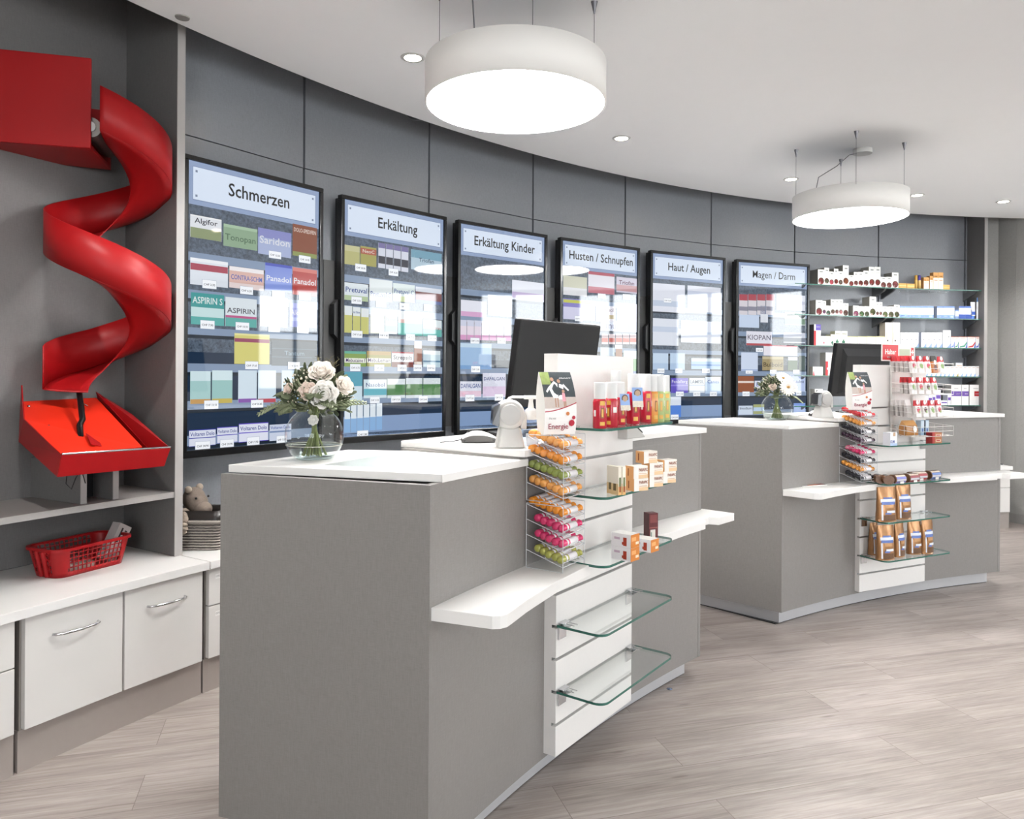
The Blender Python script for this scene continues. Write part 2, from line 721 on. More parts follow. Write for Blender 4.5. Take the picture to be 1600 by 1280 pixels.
def window_wall(name, along, pos, lo, hi, openings, z0, z1, ztop):
    """wall with rectangular openings, frames and panes; along='x' or 'y'"""
    m = MB()

    def bx(a, b, c, d):
        if along == 'y':
            m.box((pos, a, c), (pos + .12, b, d))
        else:
            m.box((a, pos - .12, c), (b, pos, d))
    bx(lo, hi, 0, z0)
    bx(lo, hi, z1, ztop)
    e = lo
    for a, b in openings:
        bx(e, a, z0, z1)
        e = b
    bx(e, hi, z0, z1)
    structure(m.build(name, PLASTER_W))
    global wn
    for a, b in openings:
        wn += 1
        f = MB()
        for u0, u1, c0, c1 in ((a, b, z0, z0 + .06), (a, b, z1 - .06, z1), (a, a + .06, z0, z1), (b - .06, b, z0, z1), ((a + b) / 2 - .03, (a + b) / 2 + .03, z0, z1), (a, b, z0 + .92, z0 + .96)):
            if along == 'y':
                f.box((pos + .02, u0, c0), (pos + .08, u1, c1))
            else:
                f.box((u0, pos - .08, c0), (u1, pos - .02, c1))
        wo = structure(f.build('window_%d' % wn, mat('#b9bcc0', .4)))
        p = MB()
        if along == 'y':
            p.quad((pos + .05, a, z0), (pos + .05, b, z0), (pos + .05, b, z1), (pos + .05, a, z1))
        else:
            p.quad((a, pos - .05, z0), (b, pos - .05, z0), (b, pos - .05, z1), (a, pos - .05, z1))
        p.build('pane', GLASS, wo)


wn = 0
window_wall('wall_side', 'y', WIN_X, -3.6, 6.12, [(.0, 1.9), (3.3, 4.5), (4.75, 5.95)], 1.0, 2.68, 3.05)
window_wall('wall_front', 'x', WIN_Y, -2.9, 7.62, [(-.9, .7), (2.85, 4.75), (5.05, 6.95)], .6, 2.5, 3.05)  # unseen wall; its window openings are added to brighten the near counter's side
# the street outside the side windows
m = MB()
m.box((16, -5, -.2), (16.3, 14, 2.4))
structure(m.build('wall_outside', mat('#c9c6bf', .8)))

# ---------------------------------------------------------------- long low bench along the wall
t = thing('bench_worktop', 'long low white worktop running along the curved wall under the screens', 'worktop', P(150, -.1, .51))
m = MB()
m.arc(157.6, 148.02, -.26, .30, .508, .54, 14)
m.build('top_board', WHITE, t, True, bevel=.002)
m = MB()
m.arc(147.98, 95.75, -.26, .15, .508, .54, 60)
m.build('top_board', WHITE, t, True, bevel=.002)

HANDLE = [(-.075, 0, 0), (-.072, -.012, 0), (-.05, -.024, 0), (0, -.031, 0), (.05, -.024, 0), (.072, -.012, 0), (.075, 0, 0)]


def cabinet(a0, a1, label, kind, gl=.05, gr=.05, grp='white base cabinets of the low bench'):
    ac = (a0 + a1) / 2
    t = thing('base_cabinet', label, 'cabinet', P(ac, -.1, 0), yaw(ac), grp)
    m = MB()
    m.arc(a0, a1, -.222, .12, .135, .507, 2)
    m.build('carcass', mat('#8d8782', .5), t, True)
    MB().arc(a0 + .03, a1 - .03, -.222, -.20, 0, .136, 2).build('plinth', PLINTH, t, True)
    if kind == 'door':
        rows = [(.142, .504)]
    else:
        rows = [(.142, .352), (.356, .504)]
    k_ = math.radians(1) * (R0 - .245)
    hl, hr = ((a0 - a1) / 2 - gl) * k_, ((a0 - a1) / 2 - gr) * k_
    half = hl
    for r0, r1 in rows:
        d = MB()
        d.box((-hl, -.146, r0), (hr, -.124, r1))
        nm = 'drawer_front' if kind != 'door' else 'door'
        d = d.build(nm, WHITE2, t, bevel=.0015)
        if kind == 'door':
            h = MB().tube([(p[0] * 1.05, p[1] - .146, .425) for p in HANDLE], .0048, 8)
            h.build('handle', CHROME, d)
        elif kind == 'label':
            h = MB()
            h.quad((-half + .03, -.1465, r1 - .045), (-half + .055, -.1465, r1 - .045), (-half + .055, -.1465, r1 - .025), (-half + .03, -.1465, r1 - .025))
            h.text('OTC', .010, facing(-half + .042, -.1469, r1 - .035), 1)
            h.build('name_label', [mat('#e9e7e4', .5), BLACK], d)
    return t


PLINTH = mat('#a09791', .4, .1, noise=.03)
cabinet(150.72, 148.12, 'white base cabinet with bow handle left of the near counter, second from the frame edge', 'door', .0, .06)
cabinet(153.46, 150.78, 'white base cabinet with bow handle directly below the red plastic basket', 'door', .04, .0)
cabinet(156.4, 153.62, 'white two-drawer base cabinet cut by the left edge of the photo', 'drawer')
cabinet(148.0, 145.2, 'white two-drawer base cabinet with small name labels, half hidden by the near counter', 'label')
cabinet(98.6, 95.8, 'white two-drawer base cabinet at the far right end beside the rough grey wall', 'drawer')
cabinet(101.6, 98.7, 'white base cabinet hidden behind the far counter', 'drawer')
# hooked cable lying on the right end of the bench
p = P(96.4, -.14, .54)
tag(MB().tube([p + Vector((-.12, .03, .006)), p + Vector((-.05, .01, .03)), p + Vector((.02, -.02, .012)), p + Vector((.06, -.03, .006))], .004, 6).build('loose_cable', BLACK),
    'loose black cable on the right end of the low bench', 'cable')

# ---------------------------------------------------------------- niche with the red chute
n = thing('wall_niche', 'dark grey open wall niche with shelf, housing the red spiral chute', 'niche', P(150, .3, .541))
MB().arc(158.2, 148.0, .30, .318, .541, 3.04, 8).build('back_panel', NICHE_GREY, n, True)
m = MB()
m.arc(148.22, 147.98, -.066, .30, .541, 2.99, 1, 0)
m.arc(148.235, 147.965, -.070, -.066, .541, 2.99, 1, 1)
m.build('side_panel', [NICHE_GREY, EDGE_L], n, True)
m = MB()
m.arc(158, 148.22, -.060, .30, .785, .808, 8, 0)
m.arc(158, 148.22, -.064, -.060, .785, .808, 8, 1)
m.build('shelf', [mat('#8d8986', .5, noise=.04), EDGE_L], n, True)
for a in (150.93, 149.98):
    m = MB()
    m.arc(a + .08, a - .08, -.03, .30, .808, .965, 1, 0)
    m.arc(a + .085, a - .085, -.034, -.03, .808, .965, 1, 1)
    m.build('divider', [NICHE_GREY, EDGE_L], n, True)
MB().arc(150.85, 150.06, .10, .30, .809, .96, 1).build('dark_box', BLACKM, n, True)
# thin black lead hanging under the tray
p = P(151.6, -.08, .95)
tag(MB().tube([p, p + Vector((.0, -.01, -.05)), p + Vector((.02, -.01, -.07)), p + Vector((.03, 0, -.03)), p + Vector((.05, 0, .0)), p + Vector((.065, .0, -.05))], .0018, 5).build('hanging_lead', BLACK),
    'thin black lead looping below the red delivery tray', 'cable')

# hopper (conveyor end) high in the niche
FL, FR = Vector((-1.885, 2.77, 0)), Vector((-1.60, 2.845, 0))
BR, BL = Vector((-1.685, 3.15, 0)), Vector((-1.995, 2.96, 0))
ext = (FL - FR).normalized() * .32
t = thing('conveyor_hopper', 'red box-shaped conveyor end fixed high in the niche with grey roller', 'conveyor', FR + Vector((0, 0, 2.15)))
zz0, zz1 = 2.15, 2.492
th = Vector((-.075, .275, 0)).normalized() * .014
m = MB()
m.hexa([q + Vector((0, 0, zz0)) for q in (FL + ext, FR, FR + th, FL + ext + th)], [q + Vector((0, 0, zz1)) for q in (FL + ext, FR, FR + th, FL + ext + th)])
m.build('front_panel', RED, t, True, bevel=.004)
m = MB()
m.hexa([q + Vector((0, 0, zz0)) for q in (FL + ext + th, FR + th, BR, BL + ext)], [q + Vector((0, 0, zz0 + .014)) for q in (FL + ext + th, FR + th, BR, BL + ext)])
m.build('base_panel', RED, t, True)
m = MB()
m.hexa([q + Vector((0, 0, zz0 + .014)) for q in (BL + ext - th, BR - th, BR, BL + ext)], [q + Vector((0, 0, zz1 - .1)) for q in (BL + ext - th, BR - th, BR, BL + ext)])
m.build('rear_panel', RED, t, True)
a, b = FR + th * 1.2 + Vector((-.005, 0, 2.235)), BR - th * 1.2 + Vector((-.005, 0, 2.235))
r = MB().tube([a, b], .038, 20).build('roller', mat('#8f8a86', .35, .6), t, True)
MB().tube([a - (b - a).normalized() * .012, a], .020, 14).build('roller_axle', CHROME, r, True)
m = MB()
bl = FR + Vector((-.06, .02, zz0 + .02))
m.hexa([q + Vector((-.07, 0, zz0 + .16)) for q in (FR + th, BR - th, BR - th + Vector((-.3, -.1, 0)), FR + th + Vector((-.3, -.1, 0)))],
       [q + Vector((-.07, 0, zz0 + .165)) for q in (FR + th, BR - th, BR - th + Vector((-.3, -.1, 0)), FR + th + Vector((-.3, -.1, 0)))])
m.build('belt', BLACKM, t, True)

# spiral chute
AXP = at_r(172, 300, .055)
Rch = .222
axx = Vector((AXP.x, AXP.y, 0))
fwd = -axx.normalized()
rgt = Vector((-fwd.y, fwd.x, 0))
t = thing('spiral_chute', 'red sheet-metal spiral chute winding down inside the grey niche', 'chute', (AXP.x, AXP.y, 1.2))
PITCH, Z90 = .56, 2.035


def helix(phi, r, dz=0):
    f = math.radians(phi)
    z = Z90 - PITCH * (phi - 90) / 360
    if phi > 560:
        z += (phi - 560) * .0004
    return axx + rgt * (r * math.sin(f)) + fwd * (r * math.cos(f)) + Vector((0, 0, z + dz))


N = 150
P0, P1 = -9, 630
vs, fs = [], []
for i in range(N + 1):
    ph = P0 + (P1 - P0) * i / N
    for k in range(6):
        vs.append(helix(ph, .072 + (Rch - .072) * k / 5, .012 * (k / 5) ** 2))
for i in range(N):
    for k in range(5):
        fs.append((i * 6 + k, i * 6 + k + 1, i * 6 + 7 + k, i * 6 + 6 + k))
MB().add(vs, fs, 0, True).build('chute_floor', RED, t, True, solid=.004)
vs, fs = [], []
for i in range(N + 1):
    ph = P0 + (P1 - P0) * i / N
    hh = .165
    for k in range(3):
        vs.append(helix(ph, Rch + .001, .012 + hh * k / 2))
for i in range(N):
    for k in range(2):
        fs.append((i * 3 + k, i * 3 + 3 + k, i * 3 + 4 + k, i * 3 + k + 1))
MB().add(vs, fs, 0, True).build('chute_wall', RED, t, True, solid=.005)
# steel hanger between chute end and tray
pe = helix(600, .12, -.02)
hk = MB().tube([pe, pe + Vector((.01, -.02, -.05)), pe + Vector((.04, -.01, -.07))], .003, 6)
hk.build('end_clip', CHROME, t, True)

# delivery tray under the spiral
def tr(x, y, d):
    return at_r(x, y, d)


A0, A1 = tr(90, 745, -.2), tr(256, 728, -.2)
B0, B1 = tr(97, 711, -.215), tr(266, 700, -.215)
F0, F1 = tr(97, 712, -.19), tr(222, 699, -.19)
G0, G1 = tr(38, 628, .25), tr(150, 622, .25)
t = thing('delivery_tray', 'orange-red sloping delivery tray with raised sides under the spiral chute', 'tray', (A0 + A1) / 2)
m = MB().add([B0, F1, G1, tr(35, 628, .25), tr(38, 656, .1)], [(0, 1, 2, 3, 4)])
m.build('tray_floor', RED_O, t, True, solid=.003)
MB().add([A0, A1, B1, B0], [(0, 1, 2, 3)]).build('front_lip', RED, t, True, solid=.004)
lb = tr(30, 690, .25)
MB().add([A0, B0, tr(38, 655, .1), tr(34, 602, .25), lb], [(0, 1, 2, 3, 4)]).build('side_wall', RED, t, True, solid=.004)
rb = tr(160, 650, .25)
MB().add([A1, B1, tr(207, 648, .12), tr(150, 612, .25), rb], [(4, 3, 2, 1, 0)]).build('side_wall', RED, t, True, solid=.004)
MB().add([A0, A1, rb, lb], [(0, 1, 2, 3)]).build('underside', RED, t, True, solid=.003)
# chrome rail on the lip and black flap bar
MB().tube([B0 + Vector((0, 0, .003)), B1 + Vector((0, 0, .003))], .0035, 8).build('lip_rail', CHROME, t, True)
p0, p1, p2 = tr(124, 628, .14), tr(129, 668, .0), tr(126, 690, -.07)
p0.z += .035
MB().tube([p0, p1 + Vector((0, 0, .03)), p1 + Vector((0.0, -.02, .01)), p2 + Vector((0, 0, .012))], .011, 8).build('stop_bar', BLACK, t, True)
q0, q1, q2 = tr(134, 682, -.07), tr(142, 703, -.17), tr(168, 702, -.17)
MB().add([q0 + Vector((0, 0, .012)), q1 + Vector((0, 0, .02)), q2 + Vector((0, 0, .004))], [(0, 1, 2)]).build('deflector', RED, t, True, solid=.002)
for x, y in ((45, 637), (100, 637), (76, 668)):
    q = tr(x, y, .25 - .44 * (y - 628) / 84)
    MB().ball(q + Vector((0, 0, .004)), .006, 6).build('screw', CHROME, t, True)

# ---------------------------------------------------------------- red plastic basket with a carton inside
def loop_pts(L, Wd, rad, n=8):
    pts = []
    for cx, cy, a0 in ((L / 2 - rad, -Wd / 2 + rad, -90), (L / 2 - rad, Wd / 2 - rad, 0), (-L / 2 + rad, Wd / 2 - rad, 90), (-L / 2 + rad, -Wd / 2 + rad, 180)):
        for i in range(n + 1):
            a = math.radians(a0 + 90 * i / n)
            pts.append((cx + rad * math.cos(a), cy + rad * math.sin(a)))
    return pts


bc = Vector((-1.674, 2.925, .54))
bq = thing('plastic_basket', 'red plastic lattice basket standing on the white bench under the niche shelf', 'basket', bc, math.radians(66))
L0, W0, L1, W1, HB = .285, .15, .325, .185, .108


def ring(t_, off=0.0, seg=200):
    pts = loop_pts(L0 + (L1 - L0) * t_ + off, W0 + (W1 - W0) * t_ + off, .042)
    # resample evenly
    pts = pts + [pts[0]]
    ds = [0]
    for a, b in zip(pts[:-1], pts[1:]):
        ds.append(ds[-1] + math.hypot(b[0] - a[0], b[1] - a[1]))
    out = []
    k = 0
    for i in range(seg):
        d = ds[-1] * i / seg
        while ds[k + 1] < d:
            k += 1
        u = (d - ds[k]) / max(1e-9, ds[k + 1] - ds[k])
        out.append((pts[k][0] + (pts[k + 1][0] - pts[k][0]) * u, pts[k][1] + (pts[k + 1][1] - pts[k][1]) * u, HB * t_))
    return out


SEG = 240
lev = [0, .17, .30, .335, .465, .50, .63, .665, .795, .83, .93, 1]
rings = [ring(q, 0, SEG) for q in lev]
m = MB()
vs = [p for rg in rings for p in rg]
fs = []
for k in range(len(lev) - 1):
    hole_row = k in (1, 3, 5, 7, 9)
    for i in range(SEG):
        x, y = rings[k][i][0], rings[k][i][1]
        corner = abs(x) > L0 / 2 - .035 and abs(y) > W0 / 2 - .03
        if hole_row and i % 5 and not corner:
            continue
        j = (i + 1) % SEG
        fs.append((k * SEG + i, k * SEG + j, (k + 1) * SEG + j, (k + 1) * SEG + i))
m.add(vs, fs, 0, True)
m.build('lattice_wall', RED, bq, solid=.003)
m = MB()
base = loop_pts(L0, W0, .042)
m.prism(base, 0, .003)
m.build('base_sheet', RED, bq)
o_, i_ = loop_pts(L1 + .014, W1 + .014, .047), loop_pts(L1 - .004, W1 - .004, .04)
m = MB()
k = len(o_)
vs = [(x, y, HB - .008) for x, y in o_] + [(x, y, HB + .002) for x, y in o_] + [(x, y, HB + .002) for x, y in i_]
fs = [(i, (i + 1) % k, k + (i + 1) % k, k + i) for i in range(k)] + [(k + i, k + (i + 1) % k, 2 * k + (i + 1) % k, 2 * k + i) for i in range(k)]
m.add(vs, fs)
m.build('rim', RED, bq, solid=.002)
for dy in (-.018, .012):
    MB().tube([(-L0 / 2 - .002, dy, .004), (-L1 / 2 - .004, dy * 1.2, HB - .006)], .009, 8).build('rib', RED, bq)
ct = thing('medicine_carton', 'white narrow medicine carton leaning inside the red basket', 'carton', bc + Vector((.045, .10, .006)), math.radians(66))
ct.rotation_euler = (math.radians(0), math.radians(30), math.radians(66))
m = MB().box((-.03, -.022, 0), (.03, .022, .15))
m.quad((-.012, -.0224, .075), (-.004, -.0224, .075), (-.004, -.0224, .135), (-.012, -.0224, .135), 1)
m.quad((.006, -.0224, .105), (.018, -.0224, .105), (.018, -.0224, .13), (.006, -.0224, .13), 1)
m.build('carton_body', [mat('#bdb6b4', .5), mat('#2c2426', .5)], ct)
for i, (px_, py_, rz_, hx) in enumerate(((-.07, .0, .2, '#b8c4d0'), (-.02, -.025, -.3, '#d8cfc4'))):
    q = Matrix.Rotation(math.radians(66), 4, 'Z') @ Vector((px_, py_, 0)) + bc
    tag(MB().box((-.045, -.02, .004), (.045, .02, .03), 0, XF(q, rz=math.radians(66) + rz_)).build('small_carton', mat(hx, .5)),
        ('pale blue small carton lying in the left end of the red basket', 'cream small carton lying in the middle of the red basket')[i], 'carton')

# ---------------------------------------------------------------- rope basket with leather liner and plush toy
wc = Vector((-1.353, 3.302, .54))
bk = thing('rope_basket', 'grey woven rope basket with black leather liner beside the near counter', 'basket', wc, 0)
m = MB()
lw, ww, hh = .20, .14, .135
for k in range(12):
    z = .006 + k * .0112
    g_ = k / 12 * .012
    m.tube([(x, y, z) for x, y in loop_pts(lw + g_, ww + g_, .03, 5)], .0068, 6, 0, True)
m.prism(loop_pts(lw - .006, ww - .006, .03, 5), 0, hh - .01, 0)
m.build('rope_body', wicker_mat(), bk)
m = MB()
o_, i_ = loop_pts(lw + .022, ww + .022, .034, 6), loop_pts(lw - .004, ww - .004, .03, 6)
k = len(o_)
z0, z1 = hh - .008, hh + .036
vs = [(x, y, z0) for x, y in o_] + [(x * .99, y * .99, z1) for x, y in o_] + [(x, y, z1 - .004) for x, y in i_] + [(x, y, z0 + .01) for x, y in i_]
fs = []
for q in range(3):
    fs += [(q * k + i, q * k + (i + 1) % k, (q + 1) * k + (i + 1) % k, (q + 1) * k + i) for i in range(k)]
m.add(vs, fs, 0, True)
m.build('leather_liner', mat('#211c1a', .35, noise=.2, nscale=30, bump=.1), bk)
m = MB().tube([(x, y, z0 - .004) for x, y in loop_pts(lw + .024, ww + .024, .034, 6)], .005, 6, 0, True)
m.build('cord_trim', mat('#9d958d', .8), bk)
MB().tube([(lw / 2 + .012, .03, z1 - .012), (lw / 2 + .03, .02, z1 - .03), (lw / 2 + .032, -.02, z1 - .034), (lw / 2 + .012, -.035, z1 - .014)], .006, 8).build('handle', mat('#1b1715', .4), bk)
MB().ball((lw / 2 + .012, -.035, z1 - .014), .009, 6, 0, (.5, 1, 1)).build('rivet', CHROME, bk)
# plush animal peeking over the rim
tl = thing('plush_toy', 'brown-grey plush animal peeking over the rim of the rope basket', 'soft toy', (-1.392, 3.30, .60), 0)
PL = mat('#75695f', .95, noise=.18, nscale=160, bump=.3)
PL2 = mat('#a89a8c', .95, noise=.12, nscale=160, bump=.3)
m = MB()
m.ball((0, .005, .045), .055, 10, 0, (1, .85, 1.2))
m.ball((0, 0, .150), .052, 12, 0, (.95, .95, 1))
m.ball((.022, -.012, .135), .044, 10)
m.ball((.052, -.028, .112), .036, 10, 0, (1.1, .95, .9))
m.build('body', PL, tl, sub=1)
MB().ball((.030, -.050, .160), .0055, 6).build('eye', BLACK, tl)
MB().ball((.058, .012, .160), .0055, 6).build('eye', BLACK, tl)
MB().ball((-.006, -.044, .196), .016, 8, 0, (1, .6, 1)).build('ear', PL2, tl)
MB().ball((.008, .040, .196), .016, 8, 0, (1, .6, 1)).build('ear', PL2, tl)
m = MB()
m.tube([(-.02, -.02, .075), (-.016, -.06, .098), (-.010, -.088, .085)], [.022, .022, .018], 10)
m.ball((-.008, -.094, .078), .024, 8, 0, (1, .8, .9))
m.ball((-.002, -.104, .056), .016, 8, 0, (1.3, .8, .7))
m.ball((.000, -.105, .040), .016, 8, 0, (1.3, .8, .7))
m.ball((-.006, -.102, .025), .015, 8, 0, (1.3, .8, .7))
m.build('arm', PL2, tl)

# ---------------------------------------------------------------- lamps
DISC = mat('#ffffff', .5, emit=LAMP_GLOW)
DRUM = mat('#dcdad6', .6, emit=.12)


def pendant(cx, cy, zb, D_, label, mounts, ros, rope):
    t = thing('pendant_lamp', label, 'lamp', (cx, cy, zb), 0, 'round white pendant lamps')
    r = D_ / 2
    MB().lathe([(r - .006, 0), (r, 0), (r, .142), (r - .004, .142), (r - .006, .14), (r - .006, 0)], 96, caps=False).build('drum_shade', DRUM, t)
    MB().lathe([(1e-5, .004), (r - .007, .004)], 96).build('diffuser', DISC, t)
    MB().lathe([(1e-5, .1400), (r - .006, .1400)], 64).build('top_cover', mat('#c9c7c3', .6), t)
    for mx_, my_ in mounts:
        k = .80
        wx, wy = mx_ - cx, my_ - cy
        wr = MB().tube([(wx, wy, .13), (wx, wy, ZC - zb - .03)], .0011, 5).build('suspension_wire', mat('#55555a', .4, .6), t)
        MB().lathe([(.0025, ZC - zb - .045), (.013, ZC - zb)], 14, 0, Matrix.Translation((wx, wy, 0))).build('ceiling_cone', mat('#77767a', .35, .7), wr)
    MB().lathe([(.055, 0), (.055, .028), (1e-5, .028)], 28, 0, Matrix.Translation((ros[0] - cx, ros[1] - cy, ZC - zb - .0285))).build('ceiling_rose', mat('#d2d0cc', .5), t)
    MB().tube([(a - cx, b - cy, c - zb) for a, b, c in rope], .0028, 6).build('power_cable', mat('#77767a', .5), t)
    return t


def mts(ac):
    return [tuple(P(ac + a, d, 0)[:2]) for a, d in ((1.97, -1.224), (-1.75, -1.224), (2.02, -1.638), (-2.05, -1.638))]


c2 = (2.050, 4.585)
m2 = [tuple(P(a, d, 0)[:2]) for a, d in ((121.06, -1.223), (117.38, -1.227), (121.13, -1.636), (117.03, -1.642))]
ros2 = P(118.0, -1.437, 0)
e2 = Vector((c2[0] - .07, c2[1] + .12, 0))
pendant(c2[0], c2[1], 2.268, .655, 'smaller-looking white drum pendant lamp above the far counter', m2, ros2,
        [(ros2.x, ros2.y, ZC - .02), (ros2.x - .08, ros2.y, ZC - .035), (ros2.x - .15, ros2.y + .02, ZC - .10), (e2.x - .07, e2.y, 2.55), (e2.x - .10, e2.y, 2.40)])
c1 = (.006, 2.700)
m1 = [tuple(P(a, d, 0)[:2]) for a, d in ((145.95, -1.224), (142.55, -1.224), (146.15, -1.638), (142.2, -1.632))]
ros1 = at_z(738, -45, ZC)
pendant(c1[0], c1[1], 2.27, .647, 'large white drum pendant lamp above the near counter at the top of the photo', m1, ros1,
        [(ros1.x, ros1.y, ZC - .02), (ros1.x, ros1.y + .02, ZC - .08), (c1[0] - .150, c1[1] + .02, 2.55), (c1[0] - .125, c1[1] + .05, 2.47), (c1[0] - .085, c1[1] + .10, 2.40)])

DLG = mat('#fffaf2', .4, emit=14.0)
RINGM = mat('#c4c2be', .35)
DLS = [(142.67, -.732, 'recessed ceiling downlight left of the near pendant lamp'),
       (129.81, -.746, 'recessed ceiling downlight between the two pendant lamps'),
       (116.51, -.724, 'recessed ceiling downlight just left of the far pendant lamp, beside its wire'),
       (106.45, -.725, 'recessed ceiling downlight just right of the far pendant lamp'),
       (99.76, -.717, 'recessed ceiling downlight at the far right by the grey wall'),
       (155.6, -.73, 'recessed ceiling downlight above the niche, outside the photo'),
       (150.0, -3.2, 'recessed ceiling downlight above the customer area on the left'),
       (134.0, -3.2, 'recessed ceiling downlight above the customer area in the middle'),
       (118.0, -3.2, 'recessed ceiling downlight above the customer area on the right')]
for a, d, lb_ in DLS:
    p = P(a, d, ZC)
    t = thing('ceiling_downlight', lb_, 'downlight', p, yaw(a), 'recessed ceiling downlights')
    MB().lathe([(.036, -.0005), (.038, -.004), (.050, -.003), (.054, .0)], 28).build('trim_ring', RINGM, t)
    MB().lathe([(1e-5, -.0025), (.037, -.0025)], 24).build('light_disc', DLG, t)
    l = D.lights.new('downlight_beam', 'SPOT')
    l.energy = SPOT_W if d > -2 else SPOT_W * .2
    l.spot_size = math.radians(132)
    l.spot_blend = .55
    l.shadow_soft_size = .035
    l.color = (1.0, .975, .945)
    lo = D.objects.new('downlight_beam', l)
    lo.location = p + Vector((0, 0, -.02))
    COL.objects.link(lo)
# dark loudspeakers tucked into the gap behind the ceiling edge
for (x, y), lb_ in (((848, 236), 'black round loudspeaker in the ceiling gap above the third screen'), ((650, 178), 'black round loudspeaker in the ceiling gap left of the near pendant lamp'),
                    ((908, 255), 'black round loudspeaker in the ceiling gap above the fourth screen')):
    p = at_r(x, y, -.02)
    k = .055 if x == 848 else (.06 if x == 650 else .035)
    t = thing('gap_loudspeaker', lb_, 'loudspeaker', p)
    MB().lathe([(k, 0), (k, .14), (k * .8, .20)], 24, 0, None).ball((0, 0, 0), k, 10, 0, (1, 1, .55)).build('housing', BLACK, t)
    MB().lathe([(.008, .19), (.008, 3.05 - p.z)], 8).build('hanger', BLACKM, t)
# round sensor on the ceiling near the niche
p = at_z(285, 27, ZC)
tag(MB().lathe([(.026, -.004), (.028, 0)], 20, 0, Matrix.Translation(p)).build('ceiling_sensor', mat('#8f8c88', .5)), 'small grey round sensor on the ceiling near the niche', 'sensor')

# ================================================================ SCREENS
SCR = [(-1.4135, 3.2325, .937), (-.9009, 3.9537, .835), (-.3317, 4.5796, .719), (.3274, 5.1424, .610), (1.039, 5.6528, .493), (1.8083, 6.069, .377)]
ZB = Z_SCR - H_SCR
TITLES = ['Schmerzen', 'Erkältung', 'Erkältung Kinder', 'Husten / Schnupfen', 'Haut / Augen', 'Magen / Darm']
PITCHX = [.44, .375, .68, .80, .56, .58]
SLAB = ['leftmost tall black framed display titled Schmerzen, behind the near counter', 'tall black framed display titled Erkältung, second from the left',
        'tall black framed display titled Erkältung Kinder, third from the left', 'tall black framed display titled Husten / Schnupfen, fourth from the left',
        'tall black framed display titled Haut / Augen, fifth from the left', 'rightmost tall black framed display titled Magen / Darm, beside the wall shelves']


def text_width(body, bold=0.0):
    t_ = MB().text(body, 1, Matrix(), 0, 'CENTER', bold)
    xs = [v.x for v in t_.v]
    return max(xs) - min(xs)


